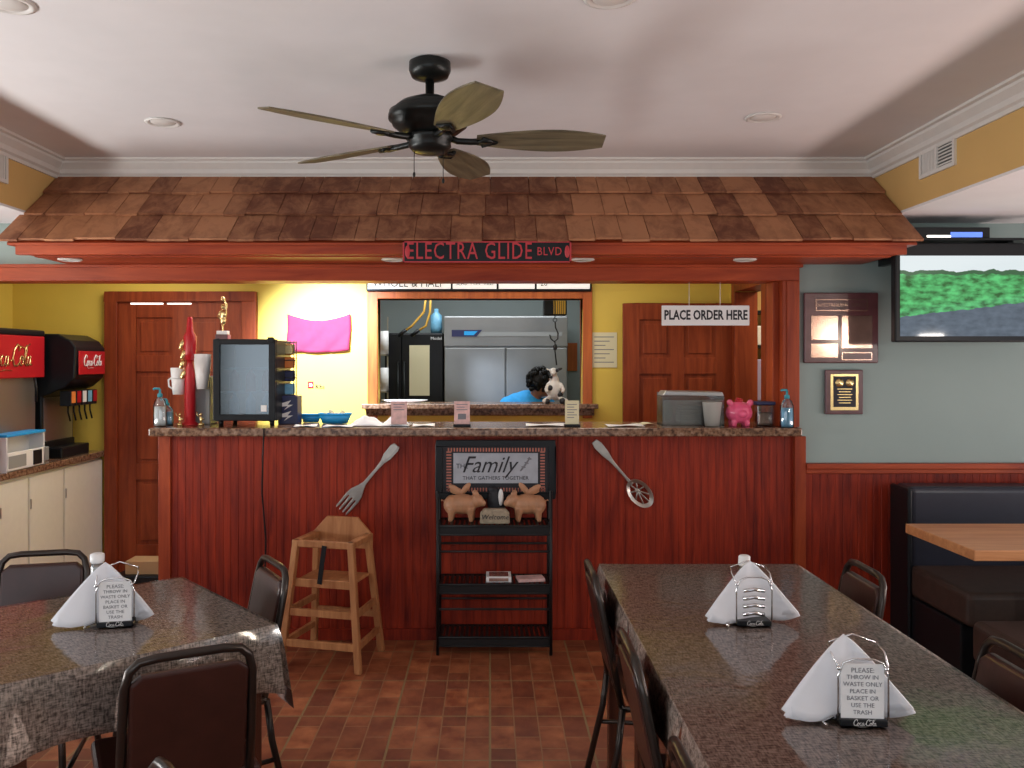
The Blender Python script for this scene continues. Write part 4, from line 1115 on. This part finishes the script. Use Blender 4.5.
# high chair
hc = thing('high_chair', 'wooden restaurant high chair with a black strap', 'high chair', (-.79, 4.30, 0), R(-14))
def hpost(x0, y0, x1, y1, ztop): return MB().prism([(0, 0)] * 0 or [(-.016, -.016), (.016, -.016), (.016, .016), (-.016, .016)], 'Z', 0, 1), x0, y0, x1, y1, ztop
def sq(p0, p1, a=.016, b=.016):
    q = MB(); vs = []
    for p in (p0, p1):
        for (dx, dy) in ((-a, -b), (a, -b), (a, b), (-a, b)): vs.append((p[0] + dx, p[1] + dy, p[2]))
    return q.add(vs, [(3, 2, 1, 0), (4, 5, 6, 7), (0, 1, 5, 4), (1, 2, 6, 5), (2, 3, 7, 6), (3, 0, 4, 7)])
for (bx_, by_, tx, ty) in ((-.205, -.17, -.145, -.12), (.205, -.17, .145, -.12), (-.19, .17, -.14, .10), (.19, .17, .14, .10)):
    sq((bx_, by_, 0), (tx, ty, .62)).build('leg', 'oak', hc, bevel=.004)
def at(z, s_, f): # position of leg at height z
    b = (.205, -.17, .145, -.12) if f else (.19, .17, .14, .10); k = z / .62
    return (s_ * (b[0] + (b[2] - b[0]) * k), b[1] + (b[3] - b[1]) * k)
for (z, f) in ((.12, 1), (.27, 1), (.20, 0)):
    a, y = at(z, 1, f); MB().box(-a, a, y - .01, y + .01, z - .018, z + .018).build('front_rail' if f else 'back_rail', 'oak', hc, bevel=.003)
for s_ in (-1, 1):
    for z in (.12, .27):
        (xa, ya), (xb, yb) = at(z, s_, 1), at(z, s_, 0)
        q = MB().add([(xa - .009, ya, z - .015), (xa + .009, ya, z - .015), (xa + .009, ya, z + .015), (xa - .009, ya, z + .015), (xb - .009, yb, z - .015), (xb + .009, yb, z - .015), (xb + .009, yb, z + .015), (xb - .009, yb, z + .015)], [(0, 1, 2, 3), (7, 6, 5, 4), (0, 4, 5, 1), (1, 5, 6, 2), (2, 6, 7, 3), (3, 7, 4, 0)])
        q.build('side_rail', 'oak', hc)
MB().box(-.15, .15, -.115, .10, .405, .42).box(-.155, .155, -.135, -.118, .39, .43).build('seat', 'oak', hc, bevel=.003)
MB().box(-.165, .165, -.135, -.115, .585, .62).build('front_bar', 'oak', hc, bevel=.005)
for xx in (-.165, .125): MB().box(xx, xx + .04, -.13, .12, .59, .62).build('arm_rest', 'oak', hc, bevel=.005)
MB().prism([(-.165, .54), (.165, .54), (.165, .615), (.085, .70), (-.085, .70), (-.165, .615)], 'Y', .10, .118).build('backrest', 'oak', hc, bevel=.005)
MB().box(-.012, .012, -.142, -.137, .41, .60, rot=(0, R(8), 0)).build('strap', 'black', hc)

# ================================================================== RIGHT WALL: TV, PLAQUES
tv = thing('television', 'black flat television showing a green field, mounted on the teal wall', 'television', (2.47, 4.28, 1.60))
MB().box(-.43, .43, 0, .05, 0, .50).build('casing', 'black', tv, bevel=.008)
def screen_mat():
    m, N, L, b = newmat('tv_picture')
    tc = N.new('ShaderNodeTexCoord'); sp = N.new('ShaderNodeSeparateXYZ'); L.new(tc.outputs['Object'], sp.inputs[0])
    mp = N.new('ShaderNodeMapping'); mp.inputs['Scale'].default_value = (14, 1, 30); L.new(tc.outputs['Object'], mp.inputs[0])
    nz = N.new('ShaderNodeTexNoise'); nz.inputs['Scale'].default_value = 1.3; nz.inputs['Detail'].default_value = 5; L.new(mp.outputs[0], nz.inputs['Vector'])
    g = N.new('ShaderNodeValToRGB'); g.color_ramp.elements[0].color = (.03, .12, .03, 1); g.color_ramp.elements[1].color = (.12, .62, .20, 1); g.color_ramp.elements[0].position = .35; g.color_ramp.elements[1].position = .65
    L.new(nz.outputs['Fac'], g.inputs[0])
    rd = N.new('ShaderNodeValToRGB'); rd.color_ramp.elements[0].color = (.02, .03, .04, 1); rd.color_ramp.elements[1].color = (.16, .20, .26, 1); L.new(nz.outputs['Fac'], rd.inputs[0])
    w = N.new('ShaderNodeTexNoise'); w.inputs['Scale'].default_value = 12; w.inputs['Detail'].default_value = 4; L.new(tc.outputs['Object'], w.inputs['Vector'])
    # wobbling height z + noise
    zz = N.new('ShaderNodeMath'); zz.operation = 'MULTIPLY_ADD'; zz.inputs[1].default_value = .05; L.new(w.outputs['Fac'], zz.inputs[0]); L.new(sp.outputs['Z'], zz.inputs[2])
    zt = N.new('ShaderNodeMath'); zt.operation = 'MULTIPLY_ADD'; zt.inputs[1].default_value = -.13; L.new(sp.outputs['X'], zt.inputs[0]); L.new(zz.outputs[0], zt.inputs[2])
    def step(src, th):
        s_ = N.new('ShaderNodeMath'); s_.operation = 'GREATER_THAN'; s_.inputs[1].default_value = th; L.new(src, s_.inputs[0]); return s_.outputs[0]
    def mix(f, a, b_):
        x = N.new('ShaderNodeMix'); x.data_type = 'RGBA'; L.new(f, x.inputs['Factor'])
        for k, v in (('A', a), ('B', b_)):
            i = [q for q in x.inputs if q.name == k and q.type == 'RGBA'][0]
            if isinstance(v, tuple): i.default_value = v
            else: L.new(v, i)
        return [q for q in x.outputs if q.type == 'RGBA'][0]
    c = mix(step(zt.outputs[0], .20), rd.outputs[0], g.outputs[0])
    c = mix(step(zz.outputs[0], .365), c, (.05, .13, .06, 1))
    c = mix(step(zz.outputs[0], .385), c, (.78, .86, .88, 1))
    L.new(c, b.inputs['Emission Color']); b.inputs['Emission Strength'].default_value = .95
    b.inputs['Base Color'].default_value = (.01, .01, .01, 1); b.inputs['Roughness'].default_value = .05
    return m
MB().box(-.405, .405, -.002, 0, .03, .435).build('screen', screen_mat(), tv)
MB().box(-.08, .08, .05, .20, .15, .35).box(-.03, .03, .18, .322, .22, .28).build('wall_mount', 'black_metal', tv)
t = thing('wall_shelf', 'black shelf on the teal wall above the television', 'shelf', (2.35, 4.45, 2.115))
MB().box(-.30, .40, -.16, .15, 0, .012).build('board', 'black', t); MB().box(-.25, -.22, -.1, .149, -.10, 0).build('bracket', 'black', t); MB().box(.3, .33, -.1, .149, -.10, 0).build('bracket', 'black', t)
t = thing('set_top_box', 'black set-top box with a white and blue lit front above the television', 'electronics', (2.33, 4.40, 2.127))
MB().box(-.20, .20, -.10, .15, 0, .055).build('casing', 'black', t, bevel=.004)
MB().box(-.12, .0, -.102, -.10, .004, .014).build('white_lamp', 'glow_white', t); MB().box(.0, .16, -.102, -.10, .004, .03).build('blue_lamp', 'led_blue', t)
t = thing('award_plaque', 'large dark plaque with copper plates on the teal wall', 'plaque', P(840, 328, 4.595))
MB().box(-.20, .20, -.02, 0, -.19, .19).build('board', 'plaque', t, bevel=.006)
def plate(a, b, c, d): 
    o = MB().box(a, b, -.023, -.02, c, d).build('engraved_plate', 'brass_plate', t, bevel=.001)
    MB().box(a + .006, b - .006, -.0235, -.023, c + .006, d - .006).build('plate_face', 'plaque' if (b - a) > .25 or d - c < .07 else 'brass_plate', o)
plate(-.14, .14, .09, .155); plate(-.165, -.02, -.065, .065); plate(.0, .165, -.11, .065); plate(-.165, -.02, -.16, -.085); plate(.0, .165, -.175, -.13)
text('lettering', 'OUTSTANDING SERVICE', .026, (0, -.0245, .122), 'brass_plate', t, ext=.0004)
t = thing('small_plaque', 'small black and gold plaque below the large plaque', 'plaque', P(843, 392, 4.595))
MB().box(-.102, .102, -.018, 0, -.12, .12).build('board', 'plaque', t, bevel=.005)
MB().box(-.075, .075, -.021, -.018, -.098, .098).build('gold_plate', 'gold', t, bevel=.001)
MB().box(-.06, .06, -.023, -.021, -.08, .085).build('black_plate', 'ink', t)
for x in (-.028, .028): MB().lathe([(0, -.027), (.022, -.026), (.024, -.022)], (x, 0, .05), 20, 'Y').build('medallion', 'gold', t)
q = MB()
for i in range(6): q.box(-.04 + (i % 2) * .008, .04 - (i % 2) * .008, -.0235, -.023, .015 - i * .015, .019 - i * .015)
q.build('engraving', 'gold', t)

# ================================================================== BOOTH
bt = thing('booth_bench', 'dark navy booth bench with high padded back against the wainscot', 'bench', (2.95, 4.5, 0))
MB().box(-.80, .85, -.62, .03, .0, .30).build('plinth', 'black', bt, bevel=.01)
MB().box(-.80, .85, -.68, -.13, .30, .46).build('seat', 'booth_brown', bt, bevel=.03, seg=4)
MB().box(-.80, .85, -.15, .03, .42, .86).build('backrest', 'booth_blue', bt, bevel=.03, seg=4)
MB().box(-.82, -.795, -.17, .03, .0, .855).build('end_panel', 'black', bt, bevel=.01)
b2 = thing('booth_bench', 'near brown booth seat at the right edge before the wooden table', 'bench', (2.72, 3.20, 0))
MB().box(-.72, .80, -.22, .24, .0, .28).build('plinth', 'black', b2, bevel=.01)
MB().box(-.76, .80, -.25, .27, .28, .45).build('seat', 'booth_brown', b2, bevel=.03, seg=4)
tb = thing('booth_table', 'butcher block booth table with light wooden top', 'table', (2.5, 3.64, 0))
MB().box(-.585, .75, -.28, .28, .712, .755).build('tabletop', 'butcher', tb, bevel=.004)
MB().lathe([(.04, .03), (.035, .06), (.035, .70), (.1, .712)], n=16).box(-.25, .25, -.25, .25, 0, .03).build('pedestal', 'black_metal', tb)

# ================================================================== TABLES, CLOTHS, CHAIRS
def table(label, loc, rz, w, d):
    t = thing('dining_table', label, 'table', loc, rz)
    MB().box(-w / 2, w / 2, -d / 2, d / 2, .72, .747).build('tabletop', 'brown_leg', t, bevel=.003)
    MB().box(-w / 2 + .05, w / 2 - .05, -d / 2 + .05, d / 2 - .05, .65, .72).build('apron', 'brown_leg', t)
    for sx in (-1, 1):
        for sy in (-1, 1):
            MB().box(sx * (w / 2 - .034) - .024, sx * (w / 2 - .034) + .024, sy * (d / 2 - .034) - .024, sy * (d / 2 - .034) + .024, 0, .70).build('leg', 'brown_leg', t, bevel=.004)
    return t

def drape(w, d, drops, wave=.01, flare=.035, z=.751, seed=0, corner=.04, rows=7, nper=18):
    """drops: dict side->drop  sides: 0 -y, 1 +x, 2 +y, 3 -x"""
    rnd = random.Random(seed); ph = [rnd.uniform(0, 6) for _ in range(4)]
    per = []
    cs_ = [(-w / 2, -d / 2), (w / 2, -d / 2), (w / 2, d / 2), (-w / 2, d / 2)]
    nr = [(0, -1), (1, 0), (0, 1), (-1, 0)]
    for s_ in range(4):
        a, b = cs_[s_], cs_[(s_ + 1) % 4]
        for i in range(nper):
            t = i / nper
            p = (a[0] + (b[0] - a[0]) * t, a[1] + (b[1] - a[1]) * t)
            near = min(t, 1 - t) * 2
            if i == 0:
                n_ = Vector((nr[s_][0] + nr[s_ - 1][0], nr[s_][1] + nr[s_ - 1][1])) * .72
                dr = max(min(drops[s_], drops[s_ - 1]), .0); dr = dr + (corner if dr > .05 else 0)
                if min(drops[s_], drops[s_ - 1]) < .05: dr = max(drops[s_], drops[s_ - 1]) if False else min(drops[s_], drops[s_ - 1])
                fl = flare * 1.2
            else:
                n_ = Vector(nr[s_]); dr = drops[s_]
                k = max(0, 1 - near * 3.2) ** 2
                dr += corner * k if min(drops[s_ - 1 if t < .5 else (s_ + 1) % 4], 9) > .05 else 0
                fl = flare * (.5 + .5 * k) + wave * math.sin(t * 17 + ph[s_]) * (1 if dr > .05 else 0)
            per.append((p, n_, dr, fl))
    n = len(per); vs = []; mb = MB()
    G = nper
    # top grid
    def tp(u, v): return (-w / 2 + w * u, -d / 2 + d * v, z)
    mb.grid(tp, G, G)
    for r in range(rows + 1):
        f = r / rows
        for (p, n_, dr, fl) in per:
            o_ = fl * f ** .8 + .006 * math.sin(min(1, f * 4) * PI / 2)
            if dr < .05: o_ = 0
            vs.append((p[0] + n_.x * o_, p[1] + n_.y * o_, z - dr * f))
    fs = [(r * n + i, r * n + (i + 1) % n, (r + 1) * n + (i + 1) % n, (r + 1) * n + i) for r in range(rows) for i in range(n)]
    mb.add(vs, fs, True)
    return mb

LT = (-1.108, 2.455); LA = R(41.0)
table('square dining table under the woven cloth at the left', (LT[0], LT[1], 0), LA, .67, .67)
o = drape(.70, .70, [.17] * 4, seed=1, corner=.025, flare=.02).build('tablecloth', 'cloth', sharp=True, solid=.001, loc=(LT[0], LT[1], 0)); o.rotation_euler = (0, 0, LA); tag(o, 'brown woven cloth draped over the left square table', 'tablecloth')
o = drape(.712, .712, [.19, .20, .19, .20], wave=.012, flare=.035, z=.7545, seed=5, corner=.05).build('clear_table_cover', 'plastic_sheet', sharp=True, loc=(LT[0], LT[1], 0)); o.rotation_euler = (0, 0, LA); tag(o, 'clear plastic sheet over the cloth of the left table', 'table cover')
TX = (.405 + 1.13) / 2; TW = 1.13 - .405
spans = ((2.468, 3.145, 'farthest', 'nearest the counter'), (1.788, 2.468, 'middle', 'between the other two'), (1.10, 1.788, 'nearest', 'nearest the camera'))
for i, (ya, yb, wd, wd2) in enumerate(spans):
    yc = (ya + yb) / 2; dd = yb - ya
    table('%s table of the long right-hand row' % wd, (TX, yc, 0), 0, TW - .03, dd - .02)
    dr = [.002, .12, .002, .12]
    if i == 0: dr[2] = .12
    if i == 2: dr[0] = .12
    o = drape(TW, dd, dr, flare=.012, wave=.004, seed=10 + i, corner=.02).build('tablecloth', 'cloth', sharp=True, loc=(TX, yc, 0), solid=.001); tag(o, 'brown woven cloth on the right-hand row, %s' % wd2, 'tablecloth')
    dr = [.002, .15, .002, .17]
    if i == 0: dr[2] = .2
    if i == 2: dr[0] = .2
    o = drape(TW + .01, dd, dr, flare=.03, wave=.010, z=.7545, seed=20 + i, corner=.05).build('clear_table_cover', 'plastic_sheet', sharp=True, loc=(TX, yc, 0)); tag(o, 'clear plastic sheet on the right-hand row, %s' % wd2, 'table cover')

def make_chair(label):
    t = thing('dining_chair', label, 'chair')
    MB().box(-.19, .19, -.17, .21, .435, .475).build('seat', 'vinyl', t, bevel=.018, seg=3)
    # back frame tube, upside-down U leaning backwards
    hw2 = .148
    def L2(z): return -.19 - (z - .45) * .20
    pts = [(-hw2, L2(.42), .42), (-hw2, L2(.6), .6), (-hw2 * .97, L2(.755), .755), (-hw2 * .9, L2(.795), .795), (-hw2 * .76, L2(.815), .815), (-hw2 * .5, L2(.82), .82), (hw2 * .5, L2(.82), .82), (hw2 * .76, L2(.815), .815), (hw2 * .9, L2(.795), .795), (hw2 * .97, L2(.755), .755), (hw2, L2(.6), .6), (hw2, L2(.42), .42)]
    MB().tube(pts, .011, 10).build('back_frame', 'frame_metal', t)
    q = MB(); th = .014
    za, zb = .50, .785
    n_ = 8
    def bp(u, v):
        zz = za + (zb - za) * v; return zz
    vs = []
    ring = []
    w0 = .134
    for (x, zz) in ((-w0, za), (w0, za), (w0, zb - .02), (w0 - .025, zb), (-w0 + .025, zb), (-w0, zb - .02)):
        ring.append((x, zz))
    k = len(ring)
    for off in (-th, th):
        for (x, zz) in ring: vs.append((x, L2(zz) + off, zz))
    q.add(vs, [list(range(k))[::-1], [k + i for i in range(k)]] + [(i, (i + 1) % k, k + (i + 1) % k, k + i) for i in range(k)])
    q.build('backrest', 'vinyl', t, bevel=.009, seg=3)
    for s_ in (-1, 1):
        lg = MB().tube([(s_ * .165, .185, .44), (s_ * .175, .205, .30), (s_ * .185, .225, .012)], .011, 8).build('leg', 'frame_metal', t)
        MB().lathe([(.015, 0), (.015, .03), (.011, .034)], (s_ * .185, .226, 0), 10).build('rubber_foot', 'black', lg)
        lg = MB().tube([(s_ * .172, -.185, .43), (s_ * .178, -.20, .30), (s_ * .19, -.265, .012)], .011, 8).build('leg', 'frame_metal', t)
        MB().lathe([(.015, 0), (.015, .03), (.011, .034)], (s_ * .19, -.265, 0), 10).build('rubber_foot', 'black', lg)
        MB().tube([(s_ * .178, .212, .22), (s_ * .182, -.215, .24)], .008, 8).build('stretcher', 'frame_metal', t)
    MB().tube([(-.17, .19, .425), (.17, .19, .425), (.17, -.18, .425), (-.17, -.18, .425)], .010, 8, closed=True).build('seat_frame', 'frame_metal', t)
    return t
proto = None
def chair(bx, by, fx, fy, label, rz=None):
    global proto
    l = math.hypot(fx, fy); fx /= l; fy /= l
    if proto is None: proto = make_chair(label); c = proto
    else: c = copy_tree(proto)
    c.location = (bx + fx * .26, by + fy * .26, 0); c.rotation_euler = (0, 0, math.atan2(-fx, fy))
    c['label'] = label; return c
chair(-.70, 1.99, -.47, .88, 'brown vinyl chair with its back to the camera at the left table')
chair(-1.585, 3.02, .22, -.97, 'brown vinyl chair on the far left side, before the white cabinets')
chair(-.735, 2.88, -.85, -.53, 'brown vinyl chair between the left table and the high chair')
chair(-.50, 1.36, -.8, -.6, 'chair whose frame top just shows at the bottom edge, left')
chair(.335, 2.80, 1, 0, 'brown chair on the left side of the long row, nearest the counter')
chair(.335, 2.05, 1, 0, 'brown chair on the left side of the long row, in the middle')
chair(.335, 1.42, 1, 0, 'brown chair on the left side of the long row, at the bottom edge')
chair(1.235, 2.80, -1, 0, 'brown chair on the right side of the long row, by the booth bench')
chair(1.235, 1.98, -1, 0, 'brown chair on the right side of the long row, at the photo edge')

# napkin holders
def holder(label, nlabel, x, y, rz, z=.7565, slip=0, card=True):
    t = thing('napkin_holder', label, 'napkin holder', (x, y, z), rz)
    MB().box(-.048, .048, -.04, .045, 0, .014).build('base', 'black', t, bevel=.003)
    cola_script(t, .022, (-.022, -.041, .003), (0, 0, 0), 'white')
    if card:
        MB().box(-.043, .043, -.030, -.027, .014, .125).build('card', 'paper', t)
        text('lettering', 'PLEASE:', .014, (0, -.0305, .112), 'greyink', t, ext=.0003)
        text('lettering', 'THROW IN\nWASTE ONLY\nPLACE IN\nBASKET OR\nUSE THE\nTRASH', .0125, (0, -.0305, .062), 'greyink', t, ext=.0003, line=1.15)
    else:
        q = MB()
        for i in range(4): q.tube([(-.03, -.028, .03 + i * .022), (0, -.033, .036 + i * .022), (.03, -.028, .03 + i * .022)], .006, 6)
        q.build('foil_packets', 'chrome', t)
    q = MB()
    for y_ in (-.033,):
        q.tube([(-.05, y_, .012), (-.05, y_, .10), (-.04, y_, .128), (-.02, y_, .136), (.02, y_, .136), (.04, y_, .128), (.05, y_, .10), (.05, y_, .012)], .0022, 8)
    q.tube([(-.05, -.033, .12), (-.055, .0, .14), (-.05, .03, .15)], .002, 6).tube([(.05, -.033, .12), (.055, .0, .14), (.05, .03, .15)], .002, 6)
    q.tube([(-.05, .03, .15), (0, .03, .168), (.05, .03, .15)], .002, 6)
    q.ball((-.05, -.036, .118), .005, n=8, m=6).ball((.045, -.036, .118), .005, n=8, m=6)
    q.tube([(-.055, -.02, .012), (-.08, -.03, .004), (-.075, -.045, .004)], .003, 6)
    q.build('wire_frame', 'chrome', t)
    n = thing('napkins', nlabel, 'napkins', (x - slip * math.cos(rz), y - slip * math.sin(rz), z), rz)
    for k in range(3):
        def nf(u, v, k=k):
            a = (u - .5) * 2
            xx = a * (1 - v) ** .85 * (.135 - k * .004) + .006 * v * 0
            zz = .004 + v * (.17 - .006 * k) + .012 * (1 - v) * math.cos(a * 5 + k) * (abs(a)) + .016 * (1 - v) * a * a
            yy = .002 + k * .008 + .022 * (1 - v) * math.sin(a * 3.1 + .6 * k) * (1 if a < 0 else .7) - .02 * a * a * (1 - v) + .006 * v
            return (xx, yy, zz)
        MB().grid(nf, 20, 10).build('napkin', 'napkin', n, solid=.006)
holder('napkin holder with a printed card on the left table', 'fan of white napkins in the left table holder', -1.06, 2.42, R(12), slip=.035)
holder('napkin holder with shiny packets on the far part of the long row', 'fan of white napkins on the far part of the long row', .745, 2.43, 0, card=False)
holder('napkin holder with a printed card close to the camera on the right', 'fan of white napkins nearest the camera on the right', .765, 1.77, R(-4), slip=.025)
t = thing('salt_shaker', 'small white capped shaker behind the far napkins on the long row', 'shaker', (.757, 2.53, .7565))
MB().lathe([(.018, 0), (.02, .01), (.018, .125), (.015, .14)], n=16).build('shaker_body', 'clear_grey', t)
MB().lathe([(.0165, .138), (.018, .143), (.017, .165), (.012, .169), (0, .169)], n=16).build('cap', 'white', t)
t = thing('salt_shaker', 'small white capped shaker behind the napkins on the left table', 'shaker', (-1.155, 2.50, .735 + .0215))
MB().lathe([(.018, 0), (.02, .01), (.018, .14), (.015, .155)], n=16).build('shaker_body', 'clear_grey', t)
MB().lathe([(.0165, .153), (.02, .158), (.02, .178), (.012, .182), (0, .182)], n=16).build('cap', 'white', t)

# side room shelf seen through the doorway
t = thing('storage_shelf', 'shelf with lavender bins seen through the side doorway', 'shelf', (2.15, 6.2, 0))
q = MB()
for z in (.4, .8, 1.2, 1.6, 1.85): q.box(-.3, .6, -.1, .09, z, z + .02)
q.build('shelf_board', 'black', t)
for x in (-.3, .58): MB().box(x, x + .02, -.1, .09, 0, 1.9).build('post', 'black', t)
for i, z in enumerate((.82, 1.22, 1.62)):
    o = MB().box(-.12, .12, -.08, .08, 0, (.30, .30, .14)[i]).build('storage_bin', 'lav' if i < 2 else 'white', bevel=.008, loc=(2.02, 6.19, z)); tag(o, ('lower lavender bin on the side room shelf', 'upper lavender bin on the side room shelf', 'white bin on the top of the side room shelf')[i], 'bin')
